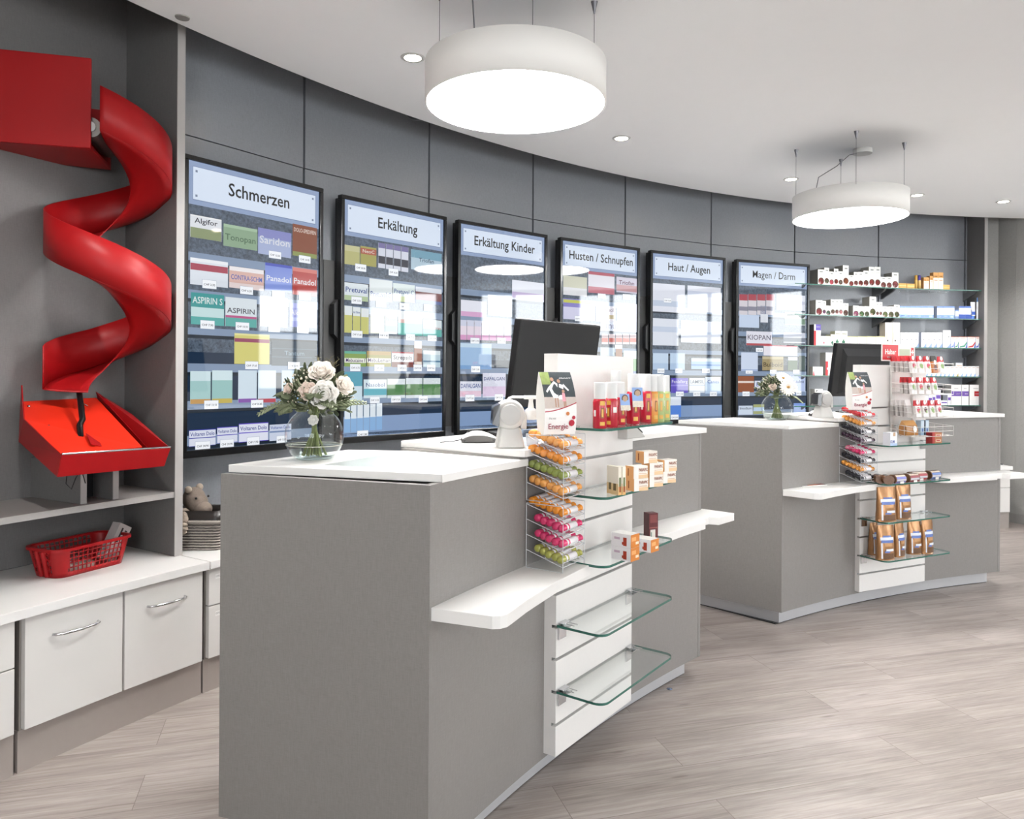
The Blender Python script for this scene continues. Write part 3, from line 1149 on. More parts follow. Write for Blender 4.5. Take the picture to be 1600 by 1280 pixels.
# products on show: (x0, x1, y0, y1, colour, bands[(v0, v1, colour)], text, text colour, text height share, text v)
PROD = [
    [(297, 346, 339, 374, '#e4e8ee', [(.55, 1, '#8d9a74'), (.0, .06, '#f2f4f6')], 'Algifor', '#2a2a3c', .26, .24),
     (349, 402, 354, 388, '#8fab8f', [(.0, .14, '#a8c4a8')], 'Tonopan', '#5c7a62', .32, .58),
     (403, 455, 360, 400, '#8a8fc8', [(.35, 1, '#a9b6da')], 'Saridon', '#eef1fb', .32, .45),
     (457, 495, 353, 402, '#8b5440', [(.86, 1, '#8f9a5a')], 'DOLO-SPEDIFEN', '#f0e2d8', .14, .18),
     (297, 356, 406, 447, '#dfe6f0', [(0, .12, '#f0f4fa'), (.2, .45, '#a83a52')], '', '', 0, 0),
     (358, 412, 419, 452, '#d9b2a8', [(0, .2, '#f0ecee'), (.75, 1, '#e7d7d6')], 'CONTRA-SCHM', '#3a58b8', .26, .5),
     (414, 456, 413, 456, '#7f93dd', [(0, .1, '#4a58c0')], 'Panadol', '#f4f6ff', .22, .55),
     (457, 495, 420, 462, '#b8423e', [(.0, .14, '#d88078'), (.85, 1, '#c8605a')], 'Panadol', '#f4f0f4', .24, .5),
     (298, 350, 459, 508, '#3f9c9c', [(.45, .75, '#c8e4e6'), (.75, 1, '#5bb0ac')], 'ASPIRIN S', '#eefafa', .24, .24),
     (352, 401, 466, 511, '#dde7ee', [(.62, .70, '#c05a8c'), (.70, 1, '#5fb0aa')], 'ASPIRIN', '#4a4a58', .20, .46),
     (406, 449, 464, 511, '#e8f0f2', [(.48, .5, '#9ab0b0')], '', '', 0, 0),
     (452, 495, 475, 512, '#8b92d8', [(.0, .2, '#aab0ea'), (.6, .75, '#b2bcec')], 'Alka-Seltzer', '#eef0ff', .26, .4),
     (366, 421, 522, 569, '#d8d27c', [(.0, .06, '#e8e4a0'), (.16, .28, '#9c4a6a')], '', '', 0, 0),
     (424, 494, 533, 572, '#2b4054', [(.30, .34, '#4a6074'), (.63, .67, '#4a6074')], 'Tantum', '#8aa4b8', .2, .5),
     (297, 329, 580, 631, '#a9d0d0', [(.0, .3, '#d5eaf0'), (.86, 1, '#c89a5a')], '', '', 0, 0),
     (331, 363, 579, 630, '#9cc8c6', [(.0, .3, '#d5eaf0'), (.86, 1, '#c8b45a')], '', '', 0, 0),
     (372, 401, 579, 629, '#d5e6f2', [(.88, 1, '#8a5ab0')], '', '', 0, 0), (403, 431, 579, 629, '#cfe2f0', [(.88, 1, '#c04a5a')], '', '', 0, 0),
     (440, 468, 579, 627, '#c8dff0', [(.88, 1, '#7aa0d0')], '', '', 0, 0), (470, 495, 579, 626, '#c2daf0', [], '', '', 0, 0),
     (295, 337, 671, 697, '#3b40a8', [(.05, .48, '#dfe4f4'), (.53, .97, '#dfe4f4')], 'Voltaren Dolo', '#2c3a9a', .26, .28),
     (339, 371, 667, 692, '#5a50c0', [(.05, .48, '#dfe4f4'), (.53, .97, '#dfe4f4')], 'Voltaren Dolo', '#2c3a9a', .22, .28),
     (373, 419, 661, 690, '#6a58cc', [(.05, .48, '#e4e8f8'), (.53, .97, '#e4e8f8')], 'Voltaren Dolo', '#2c3a9a', .24, .28),
     (421, 455, 663, 688, '#cfd8ec', [(.4, .5, '#7a90b8')], 'Voltaren Dolo', '#3c58b0', .2, .2)],
    [(538, 562, 384, 414, '#b9b87e', [(.0, .3, '#c8c79a')], '', '', 0, 0), (563, 588, 386, 416, '#a8a45e', [(.1, .4, '#b0604e')], 'NeoC', '#f4efe4', .2, .25),
     (591, 602, 380, 419, '#d8dcea', [(.0, .2, '#7d78a8'), (.52, .82, '#3a3c48')], '', '', 0, 0), (603, 614, 382, 421, '#d8dcea', [(.0, .2, '#7d78a8'), (.52, .82, '#3a3c48')], '', '', 0, 0),
     (615, 626, 384, 423, '#d8dcea', [(.0, .2, '#7d78a8'), (.52, .82, '#3a3c48')], '', '', 0, 0), (627, 638, 386, 425, '#d8dcea', [(.0, .2, '#7d78a8'), (.52, .82, '#3a3c48')], '', '', 0, 0),
     (642, 690, 393, 424, '#b5cddc', [(.0, .4, '#7aa6bc')], 'Triofan', '#2f4a6a', .22, .48),
     (538, 575, 443, 470, '#dfe8ee', [(.72, 1, '#b4c8a0')], 'Pretuval', '#33509c', .34, .4), (577, 613, 437, 471, '#e4ecee', [(.7, 1, '#c4d2a0')], 'Pretuval C', '#33509c', .26, .7),
     (614, 648, 444, 472, '#dce8e8', [(.7, 1, '#c8d4a0')], 'Pretuval C', '#33509c', .28, .45), (649, 690, 450, 475, '#56679c', [(0, .3, '#e0e6f0'), (.3, .8, '#7c4a48')], '', '', 0, 0),
     (538, 550, 478, 520, '#c9c978', [(.0, .34, '#e4ebee')], '', '', 0, 0), (551, 563, 480, 521, '#c9c978', [(.0, .34, '#e4ebee')], 'des Palmes', '#2a5a9c', .10, .2), (564, 576, 482, 522, '#c9c978', [(.0, .34, '#e4ebee')], '', '', 0, 0),
     (579, 600, 488, 521, '#c4cc8a', [(.0, .2, '#e4ece4')], '', '', 0, 0), (602, 620, 490, 522, '#d8e6ec', [(.6, .9, '#6aa4c4')], 'Palmes', '#2a6a9c', .2, .3),
     (622, 660, 487, 524, '#58b4a8', [(.0, .35, '#eaf0f2'), (.35, .5, '#d8b0a8')], '', '', 0, 0), (661, 690, 500, 526, '#5cb4ac', [(.0, .55, '#dde8ec')], 'NeoCitran', '#a04a4a', .2, .5),
     (538, 572, 549, 573, '#8aa65a', [(.0, .16, '#6ab4a0'), (.45, .75, '#f2f4ea')], 'Mebucaine f', '#4a2a6a', .28, .6), (573, 611, 549, 573, '#9c9850', [(.0, .25, '#b4965a'), (.45, .75, '#f2f4ea')], 'MebuLemon', '#4a2a6a', .28, .6),
     (612, 646, 550, 574, '#e8e8ee', [(.0, .1, '#a83a48'), (.66, 1, '#7c4a48')], 'Strepsils', '#2a2a3c', .30, .38), (647, 659, 533, 571, '#8a4a30', [(.0, .3, '#e6ecf0'), (.85, 1, '#e0d8d0')], '', '', 0, 0),
     (661, 688, 548, 574, '#b8d0dc', [(.0, .25, '#dce8ee'), (.6, .7, '#4a7a9c')], '', '', 0, 0),
     (538, 566, 581, 626, '#5aa6bc', [(.5, 1, '#cfe4f0')], '', '', 0, 0), (568, 604, 593, 622, '#d5e6ee', [(.5, .85, '#6ab8c8')], 'Nasobol', '#3a4a8a', .24, .3),
     (605, 633, 592, 622, '#5a8a5a', [(.0, .3, '#dce6ec'), (.85, 1, '#dce6ec')], '', '', 0, 0), (634, 660, 591, 622, '#5a8a5a', [(.0, .3, '#dce6ec'), (.85, 1, '#dce6ec')], '', '', 0, 0), (661, 688, 591, 622, '#5a8a5a', [(.0, .3, '#dce6ec'), (.85, 1, '#dce6ec')], '', '', 0, 0)]
    + [(538 + 10 * k, 547 + 10 * k, 634 - .8 * k, 676 - .9 * k, '#8ab4e0', [(.0, .5, '#e2ecf4')], '', '', 0, 0) for k in range(6)],
    [(718 + 11.6 * k, 729 + 11.6 * k, 500 + k * .5, 531 + k * .3, '#e8dcea', [(.75, 1, '#d89cc8'), (.0, .3, '#d0d4e8')], '', '', 0, 0) for k in range(7)]
    + [(718, 768, 537, 577, '#9fc0e4', [(0, .16, '#c4dcf0'), (.85, 1, '#7aa4d4')], '', '', 0, 0), (718, 752, 596, 621, '#dfe2f0', [(.6, .95, '#e2c4d8')], 'DAFALGAN', '#2a4a9c', .3, .3),
       (754, 790, 583, 621, '#e0e2f2', [(.55, .95, '#dcc8e4')], 'DAFALGAN', '#3a4a8c', .16, .24), (800, 850, 440, 470, '#e4e8f4', [(.6, .9, '#c8b8dc')], '', '', 0, 0),
       (720, 760, 470, 495, '#e6e8f4', [(.7, 1, '#d8a8d0')], '', '', 0, 0), (762, 800, 462, 494, '#dfe8f4', [(.5, .8, '#b8ccdc')], '', '', 0, 0), (806, 850, 498, 532, '#dfe2f2', [(.4, .7, '#b4bcd8')], '', '', 0, 0),
       (800, 850, 545, 585, '#d4dcf0', [(.3, .6, '#9ab0d8')], '', '', 0, 0)],
    [(880, 917, 432, 462, '#cfd0bc', [(.6, 1, '#e4e6ea')], '', '', 0, 0), (919, 960, 426, 459, '#e6e4ee', [(.0, .14, '#b85a6a'), (.7, 1, '#c87a88')], '', '', 0, 0), (963, 995, 434, 458, '#d4cfe0', [(.5, .9, '#c89aa0')], 'Triofan', '#6a3a5a', .3, .35),
     (880, 930, 468, 500, '#8a84cc', [(.05, .2, '#c8cc5a'), (.4, 1, '#d4d4ee')], '', '', 0, 0), (931, 961, 478, 503, '#e4e2ec', [(.55, .8, '#b4a47c')], 'Fluimucil', '#6a3a4a', .26, .25), (964, 995, 474, 506, '#e6e8f4', [], '', '', 0, 0),
     (880, 936, 505, 520, '#dce4f4', [], 'Bäckauf', '#5a6a9c', .8, .5), (938, 995, 502, 518, '#d8e0f0', [], 'mucolin', '#6a6a94', .7, .5)]
    + [(940 + 11 * k, 950 + 11 * k, 522, 538, '#e8d8dc', [(.4, .8, '#c86a64')], '', '', 0, 0) for k in range(5)] + [(938, 960, 543, 556, '#cfe0f0', [], '', '', 0, 0), (962, 972, 543, 557, '#9a6a54', [], '', '', 0, 0), (974, 995, 548, 580, '#8ab48a', [(0, .4, '#dcecf0')], '', '', 0, 0)],
    [(1020, 1044, 552, 578, '#c8dcf2', [(.6, 1, '#b4cce8')], '', '', 0, 0), (1047, 1070, 552, 578, '#c4daf2', [(.6, 1, '#b0cae8')], '', '', 0, 0), (1080, 1126, 560, 577, '#a4c4e8', [(.0, .3, '#dcecf4'), (.55, .7, '#6a94cc')], '', '', 0, 0),
     (1048, 1075, 591, 614, '#5c4cc0', [(.44, .54, '#8a80dc')], 'Feniallerg', '#e4e2fa', .24, .24), (1077, 1101, 591, 614, '#dce6f2', [(.45, .52, '#a0b0c8')], 'LAMISIL', '#2a3a5a', .26, .26), (1102, 1126, 589, 615, '#bcd4f0', [(.0, .3, '#d8e6f4')], 'Canes', '#3a5ab0', .24, .3),
     (1020, 1046, 594, 614, '#6a5a4c', [], '', '', 0, 0), (1044, 1064, 620, 652, '#5a8ae0', [(.0, .42, '#dfe8f6')], '', '', 0, 0),
     (1020, 1060, 498, 540, '#e2e8f4', [(.3, .5, '#c8d4e8')], '', '', 0, 0), (1064, 1126, 502, 536, '#dfe6f4', [(.5, .6, '#bccce4')], '', '', 0, 0), (1020, 1070, 444, 488, '#e4e8f4', [(.6, .8, '#c4d0e4')], '', '', 0, 0), (1074, 1126, 448, 488, '#e2e6f2', [(.2, .4, '#c8d0e4')], '', '', 0, 0)],
    [(1155 + 14 * k, 1168 + 14 * k, 460, 492, '#d8d4dc', [(.0, .3, '#b04a58'), (.6, .8, '#8a8a9c')], '', '', 0, 0) for k in range(4)]
    + [(1213, 1258, 461, 485, '#e0e4f0', [(.4, .6, '#c4c8dc')], '', '', 0, 0), (1155, 1186, 492, 512, '#c8d8f0', [], '', '', 0, 0), (1188, 1200, 478, 504, '#7a84a0', [(.5, 1, '#dfe4ee')], '', '', 0, 0), (1226, 1258, 488, 508, '#d4dcdc', [(.5, .95, '#6a8a72')], '', '', 0, 0),
       (1166, 1206, 518, 540, '#e4e4f0', [(.85, 1, '#b85058')], 'KIOPAN', '#6a6478', .4, .45), (1224, 1258, 520, 536, '#d4dae8', [(.5, .9, '#7a8494')], '', '', 0, 0), (1193, 1246, 540, 556, '#eae8f2', [(.0, .1, '#d86a78')], '', '', 0, 0),
       (1158, 1184, 551, 580, '#cfdcf2', [(.9, 1, '#a4b8dc')], '', '', 0, 0), (1191, 1224, 557, 579, '#a4946a', [(.0, .2, '#c8bc98')], 'Bulboid', '#4a3c2c', .36, .6), (1231, 1246, 558, 579, '#5c7462', [(.0, .25, '#d8dce8')], '', '', 0, 0), (1248, 1258, 556, 579, '#4a5c5a', [], '', '', 0, 0),
       (1153, 1178, 588, 613, '#93502c', [(.3, .42, '#e8dcd4')], '', '', 0, 0), (1179, 1196, 595, 607, '#dce4f2', [], 'Bio', '#3a5ab0', .6, .5), (1234, 1258, 586, 612, '#b4c4ea', [(.0, .1, '#cfdaf2')], 'Flatulex', '#3a4a7c', .2, .4),
       (1154, 1176, 634, 648, '#cfdcee', [], 'Imodium', '#2a3a5a', .3, .3), (1177, 1194, 632, 647, '#a4ac74', [(.3, .7, '#b8d0ec')], '', '', 0, 0), (1240, 1258, 630, 648, '#b4c8f2', [(0, .25, '#7a9ce4')], '', '', 0, 0)],
]
# price tags: x0, x1, y0, y1
TAGS = [
    [(420, 439, 393, 404, '13.50'), (467, 485, 400, 411, '10.95'), (316, 338, 438, 451, '2.35'), (375, 395, 448, 460, '6.20'), (425, 444, 455, 466, '6.15'), (467, 485, 458, 469, '7.80'), (313, 335, 501, 514, '7.90'), (368, 389, 504, 516, '10.50'),
     (419, 437, 508, 519, '5.85'), (464, 482, 511, 521, '9.20'), (383, 403, 565, 577, '17.60'), (450, 468, 566, 577, '23.90'), (319, 341, 626, 639, '33.55'), (392, 411, 625, 637, '35.85'), (305, 328, 690, 703, '34.90'), (344, 365, 687, 700, '24.90'), (386, 405, 683, 698, '19.90'), (432, 448, 681, 692, '12.50')],
    [(555, 572, 413, 424, '18.90'), (607, 622, 420, 431, '16.50'), (549, 565, 464, 475, '15.75'), (587, 603, 470, 480, '17.90'), (624, 639, 474, 484, '12.50'), (662, 675, 476, 486, '15.20'), (549, 566, 517, 528, '17.60'), (592, 607, 519, 529, '11.80'), (634, 648, 522, 532, '17.20'),
     (668, 682, 524, 533, '15.90'), (547, 563, 569, 580, '10.75'), (585, 600, 570, 580, '12.80'), (621, 635, 570, 580, '12.50'), (646, 659, 570, 580, '9.90'), (667, 680, 570, 580, '9.60'), (578, 593, 620, 630, '13.25'), (611, 626, 619, 629, '17.20'), (654, 668, 619, 629, '25.40'), (558, 575, 673, 684, '7.80')],
    [(735, 749, 528, 537, '11.75'), (777, 790, 528, 537, '17.20'), (736, 750, 572, 582, '12.80'), (727, 741, 617, 627, '7.20'), (773, 786, 616, 626, '12.90')],
    [(934, 946, 459, 466, '14.90'), (973, 984, 460, 468, '18.50'), (898, 910, 494, 502, '9.80'), (961, 972, 539, 545, '11.70')],
    [(1037, 1049, 466, 473, '15.20'), (1027, 1038, 576, 583, '10.50'), (1055, 1066, 576, 583, '9.50'), (1097, 1109, 576, 583, '12.20'), (1056, 1068, 612, 619, '17.80'), (1083, 1094, 612, 619, '19.50'), (1109, 1120, 612, 619, '9.90'), (1048, 1060, 648, 656, '5.80')],
    [(1181, 1192, 544, 550, '9.80'), (1165, 1176, 579, 584, '12.90'), (1203, 1213, 578, 584, '7.90'), (1239, 1249, 578, 584, '8.90'), (1160, 1171, 612, 619, '15.70'), (1244, 1252, 611, 618, '11.40')],
]
# shelf edges seen on each display (share of glass height): lighter strips
STRIPS = [(.315, .345), (.445, .475), (.575, .60), (.70, .73), (.83, .86), (.95, .985)]

for si, (sx, sy, sa) in enumerate(SCR):
    t = thing('display_screen', SLAB[si], 'screen', (sx, sy, ZB), sa, 'tall display screens on the curved wall')
    W, H = W_SCR, H_SCR
    m = MB()
    f_ = .0215
    m.box((0, 0, 0), (W, .038, f_ + .012)).box((0, 0, H - f_), (W, .038, H)).box((0, 0, f_), (f_, .038, H - f_)).box((W - f_, 0, f_), (W, .038, H - f_))
    m.build('frame', mat('#0b0b0d', .22, 0, .5), t, bevel=.003)
    MB().box((.01, .036, .01), (W - .01, .075, H - .01)).build('rear_cover', BLACKM, t, bevel=.004)
    mb = MB().box((-.055, .078, .05), (W - .1, .135, H * .74))
    mb.build('wall_mount_box', mat('#4a4a4a', .5), t, bevel=.002)
    MB().hexa([(-.028, .02, H * .44), (-.002, .02, H * .42), (-.002, .06, H * .42), (-.028, .06, H * .44)], [(-.028, .02, H * .56), (-.002, .02, H * .58), (-.002, .06, H * .58), (-.028, .06, H * .56)]).build('side_lock', BLACK, t)
    dirx = Vector((math.cos(sa), math.sin(sa), 0))
    nrm = Vector((math.sin(sa), -math.cos(sa), 0))
    L = Vector((sx, sy, ZB))

    def uv(x, y):
        r = ray(x, y)
        k = ((L + nrm * -.01 - EYEV).dot(nrm)) / r.dot(nrm)
        q = EYEV + r * k
        return (q - L).dot(dirx), q.z - ZB
    mats, idx = [STONE], {}

    def mi(h, s_=.92):
        if (h, s_) not in idx:
            idx[(h, s_)] = len(mats)
            mats.append(scr(h, s_))
        return idx[(h, s_)]
    m = MB()
    g0, g1, h0, h1 = f_, W - f_, f_ + .012, H - f_
    lay = [.0100]

    def rect(x0, x1, z0, z1, k, d):
        x0, x1, z0, z1 = max(x0, g0 + .002), min(x1, g1 - .002), max(z0, h0 + .001), min(z1, h1)
        if x1 > x0 and z1 > z0:
            m.quad((x0, .0100 - d, z0), (x1, .0100 - d, z0), (x1, .0100 - d, z1), (x0, .0100 - d, z1), k)
    m.quad((g0, .0105, h0), (g1, .0105, h0), (g1, .0105, h1), (g0, .0105, h1), 0)
    hh = h1 - h0
    rect(g0, g1, h0, h0 + hh * .34, mi('#3a5578', .35), .0001)
    for a, b in STRIPS:
        rect(g0, g1, h1 - hh * b, h1 - hh * a, mi('#93a8c6', .75), .0002)
        rect(g0, g1, h1 - hh * (b + .012), h1 - hh * b, mi('#23303f', .7), .0003)
    if si in (1, 2, 3, 4):
        rect(g0, g1, h0, h0 + hh * .085, mi('#8ea9d2', .8), .0003)
    # title plate
    tb = hh * .150
    rect(g0, g1, h1 - tb, h1, mi('#93a6c8'), .0003)
    rect(g0 + .022, g1 - .022, h1 - tb + .020, h1 - .022, mi('#6f83a8'), .0004)
    rect(g0 + .024, g1 - .024, h1 - tb + .023, h1 - .024, mi('#d6e2f3', 1.0), .0005)
    for cx in (g0 + .040, g1 - .040):
        for cz in (h1 - tb + .040, h1 - .042):
            rect(cx - .005, cx + .005, cz - .005, cz + .005, mi('#7383a0'), .0006)
    bo = .012 if si < 5 else .004
    bw = text_width(TITLES[si], bo)
    sz = .083
    wide = PITCHX[si] * W / (bw * sz)
    m.text(TITLES[si], sz, facing(W / 2 + .008, .0092, h1 - tb / 2 + .002), mi('#22262e', .3), 'CENTER', bo, wide)
    for (x0, x1, y0, y1, colr, bands, body, tc_, ts, tv) in PROD[si]:
        xm = (x0 + x1) / 2
        u0, u1 = uv(x0, (y0 + y1) / 2)[0], uv(x1, (y0 + y1) / 2)[0]
        zt, zb = uv(xm, y0)[1], uv(xm, y1)[1]
        rect(u0, u1, zb, zt, mi(colr), .0007)
        hgt = zt - zb
        for v0, v1, bc_ in bands:
            rect(u0 + .001, u1 - .001, zt - hgt * v1, zt - hgt * v0, mi(bc_), .0009)
        if body and u1 - u0 > .03:
            s_ = hgt * ts * 1.25
            wd = min(1.25, (u1 - u0) * .9 / (text_width(body, .01) * s_))
            xc = min(max((u0 + u1) / 2, g0 + (u1 - u0) * .47), g1 - (u1 - u0) * .47)
            m.text(body, s_, facing(xc, .0088, zt - hgt * tv), mi(tc_, .8), 'CENTER', .01, wd)
    for x0, x1, y0, y1, pr in TAGS[si]:
        u0, z1_ = uv(x0, y0)
        u1 = uv(x1, (y0 + y1) / 2)[0]
        zb = uv((x0 + x1) / 2, y1)[1]
        zt = uv((x0 + x1) / 2, y0)[1]
        rect(u0 - .001, u1 + .001, zb - .001, zt + .001, mi('#8494ac'), .0011)
        rect(u0, u1, zb, zt, mi('#f2f6fc', 1.0), .0013)
        s_ = (zt - zb) * .36
        m.text('CHF ' + pr, s_, facing((u0 + u1) / 2, .0083, (zt + zb) / 2 - .002), mi('#2a2e38', .4), 'CENTER', .01, min(1.2, (u1 - u0) * .8 / (text_width('CHF ' + pr, .01) * s_)))
    m.build('picture', mats, t)

# ================================================================ COUNTERS
def parc(pts, z0, z1, m=None, mi=0, side=None):
    """prism from (angle, dr) points; long runs along the arc are subdivided"""
    out = []
    for (a0, d0), (a1, d1) in zip(pts, pts[1:] + pts[:1]):
        k = max(1, int(abs(a1 - a0) / 1.2))
        for i in range(k):
            t_ = i / k
            q = P(a0 + (a1 - a0) * t_, d0 + (d1 - d0) * t_, 0)
            out.append((q.x, q.y))
    m = m or MB()
    return m.prism(out, z0, z1, mi, side)


H1, H2 = 1.047, 1.076
SLOTS = [.192 + .104 * k for k in range(10)]
SHELF_Z = [.302, .512, .720, .930, 1.140]


def counter(nm, label, aL, aR, tL, tR, dF, dR):
    """nm: which counter; aL..aR: body angles; tL..tR: slat tower; dF, dR: front radius left and right"""
    t = thing('sales_counter', label, 'counter', P((aL + aR) / 2, dF + .3, 0), 0, 'grey curved sales counters')
    dB1, dB2 = dF + .625, dF + .49
    aS = aL - 4.2
    ext = (dR - dF)

    def d_at(a):
        return dF + ext * (aL - a) / (aL - aR)
    MB().arc(aL, aR, dF, dF + .02, .075, 1.0252, 18, 0, dR, dR + .02).build('front_panel', BODY_GREY, t, True)
    s_ = MB()
    s_.hexa([P(aL + .18, dF - .001, .075), P(aL, dF + .0, .075), P(aL + .9, dB1, .075), P(aL + 1.08, dB1, .075)],
            [P(aL + .18, dF - .001, 1.025), P(aL, dF + .0, 1.025), P(aL + .9, dB1, 1.025), P(aL + 1.08, dB1, 1.025)])
    s_.build('side_panel', BODY_GREY, t, True)
    s_ = MB()
    s_.hexa([P(aR, dR - .001, .075), P(aR - .18, dR, .075), P(aR - .5, dR + .55, .075), P(aR - .32, dR + .55, .075)],
            [P(aR, dR - .001, 1.055), P(aR - .18, dR, 1.055), P(aR - .5, dR + .55, 1.055), P(aR - .32, dR + .55, 1.055)])
    s_.build('side_panel', BODY_GREY, t, True)
    parc([(aL + .02, dF + .022), (aL + .8, dB1 - .02), (aS + .5, dB1 - .02), (aS + .3, dB2 - .02), (aR - .2, dR + .45), (aR, dR + .022)], .076, 1.020).build('carcass', mat('#77726e', .5), t, True)
    parc([(aS - .05, dF + .001), (aS - .05, dB2 - .02), (aR - .17, dR + .45), (aR - .1, dR + .001)], 1.02, 1.0545).build('desk_riser', BODY_GREY, t, True)
    parc([(aL - .25, dF + .042), (aL + .55, dB1 - .04), (aR - .1, dR + .47), (aR + .38, dR + .042)], .004, .0755).build('plinth', ALUB, t, True)
    parc([(aL + .0, dF + .045), (aL + .5, dB1 - .05), (aR, dR + .45), (aR + .4, dR + .045)], 0, .004).build('plinth_seal', BLACK, t, True)
    parc([(aL - .35, dF - .0), (aL + .85, dB1), (aS + .75, dB1), (aS - .05, dB2 - .05), (aS - .35, dF - .012), (aL - .3, dF - .004)], H1 - .0215, H1).build('side_worktop', WHITE, t, True, bevel=.0015)
    parc([(aS, d_at(aS) - .02), (aS - .25, dB2), (aR - .7, dR + .45), (aR - .28, dR - .02)], H2 - .0215, H2).build('desk_worktop', WHITE, t, True, bevel=.0015)
    # bag ledges
    e = dF + .005
    L = [(aL + .1, e)]
    L += [(aL - .1, dF - .165), (aL - .22, dF - .182), (aL - .42, dF - .190), (aL - .7, dF - .188), (aL - 1.65, dF - .178), (aL - 2.5, dF - .172), (aL - 3.6, dF - .164), (aL - 5.85, dF - .158), (aL - 5.85, e)]
    parc(L, .683, .716).build('bag_ledge', WHITE, t, True, bevel=.0015)
    q = d_at(tR)
    L = [(tR + .05, q + .005), (tR + .05, q - .05), (tR - .25, q - .12), (tR - .6, q - .146), (tR - 1.0, q - .150), (aR + 1.95, dR - .145), (aR + 1.9, dR - .105), (aR + 1.0, dR - .107), (aR + .85, dR - .145), (aR - .5, dR - .142), (aR - .45, dR + .012)]
    parc(L, .684, .716).build('bag_ledge', WHITE, t, True, bevel=.0015)
    # slat tower
    pA, pB = P(tL, dF - .045, 0), P(tR, d_at(tR) - .045, 0)
    pm = (pA + pB) / 2
    rz = math.atan2(pB.y - pA.y, pB.x - pA.x)
    hw = (pB - pA).length / 2
    TM = Matrix.Translation(pm) @ Matrix.Rotation(rz, 4, 'Z')
    m = MB()
    m.box((-hw, .016, .092), (hw, .052, 1.372), 0, TM)
    cuts = [.092] + SLOTS + [1.140]
    lo = .092
    for z in SLOTS:
        m.box((-hw, 0, lo), (hw, .0165, z - .005), 0, TM)
        m.quad((-hw, .0155, z - .005), (hw, .0155, z - .005), (hw, .0155, z + .005), (-hw, .0155, z + .005), 1, TM)
        lo = z + .005
    m.box((-hw, 0, lo), (hw, .0165, 1.372), 0, TM)
    m.build('slat_tower', [SLATW, ALU], t, True)
    return t, TM, hw


CN, TM1, HW1 = counter('near', 'near grey curved sales counter with white worktops and white slat tower, in the foreground', 152.1, 135.5, 146.4, 141.35, -1.712, -1.712)
CF, TM2, HW2 = counter('far', 'far grey curved sales counter with white worktops in front of the wall shelves', 127.2, 109.35, 121.25, 115.93, -1.636, -1.68)


def rrect(x0, x1, y0, y1, r, n=6):
    """sheet outline: back edge straight at y1, front corners rounded at y0"""
    o = [(x1, y1), (x0, y1)]
    for cx, cy, a0 in ((x0 + r, y0 + r, 180), (x1 - r, y0 + r, 270)):
        for i in range(n + 1):
            a = math.radians(a0 + 90 * i / n)
            o.append((cx + r * math.cos(a), cy + r * math.sin(a)))
    return o[::-1]


def tower_shelf(TM, hw, z, label, x0=None):
    loc = TM @ Vector((0, 0, z))
    rz = math.atan2(TM[1][0], TM[0][0])
    t = thing('glass_shelf', label, 'shelf', loc, rz, 'small glass shelves on the slat towers')
    x0 = -hw if x0 is None else x0
    m = MB().prism(rrect(x0, hw, -.172, -.003, .035), -.008, 0, 0, 1)
    for i, f_ in enumerate(m.f):
        if all(abs(m.v[q].y + .003) < 1e-6 for q in f_):
            m.mi[i] = 0
    m.build('glass_sheet', [GLASS, GLASS_E], t)
    for x in (max(x0 + .03, -hw + .03), hw - .03):
        b = MB().box((x - .022, -.03, -.012), (x + .022, -.001, -.0082)).box((x - .022, -.006, -.05), (x + .022, -.001, -.0082)).box((x - .022, -.022, .0004), (x + .022, -.002, .004))
        b.tube([(x - .01, -.055, .0015), (x - .01, -.022, .0015)], .0012, 5).tube([(x + .01, -.055, .0015), (x + .01, -.022, .0015)], .0012, 5)
        b.build('clip_bracket', CHROME, t)
    return t


WH = ['lowest', 'second-lowest', 'middle', 'second-highest', 'topmost']
for TM, hw, wc_, zs in ((TM1, HW1, 'near', SHELF_Z), (TM2, HW2, 'far', SHELF_Z[:4])):
    for k, z in enumerate(zs):
        hold = {('near', 0): 'empty, close to the plinth', ('near', 1): 'empty, just below the bag ledge', ('near', 2): 'carrying orange-and-white cartons and a brown one', ('near', 3): 'carrying cream salve cartons',
                ('near', 4): 'carrying red, orange and green spray bottles', ('far', 0): 'carrying five brown pouches', ('far', 1): 'carrying two tall brown pouches', ('far', 2): 'carrying wrapped snack bars', ('far', 3): 'below the wire candy rack'}[(wc_, k)]
        tower_shelf(TM, hw, z, 'glass shelf on the %s counter tower, %s' % (wc_, hold), None if k < 2 else -hw + .008 + (0 if k < 2 else .0))

# ---------------------------------------------------------------- acrylic dispensers with candy rolls
ROLL_COL = {'orange': '#e08a1c', 'peach': '#e8a050', 'green': '#8a9648', 'pink': '#d02a64', 'olive': '#a8a850', 'amber': '#d89038', 'black': '#1c1a26', 'plum': '#3a1c34', 'red': '#c8202c'}
ROLL_LBL = {'orange': 'orange', 'peach': 'pale orange', 'green': 'green', 'pink': 'pink', 'olive': 'yellow-green', 'amber': 'amber', 'black': 'black', 'plum': 'dark plum', 'red': 'red'}
_rolls = {}


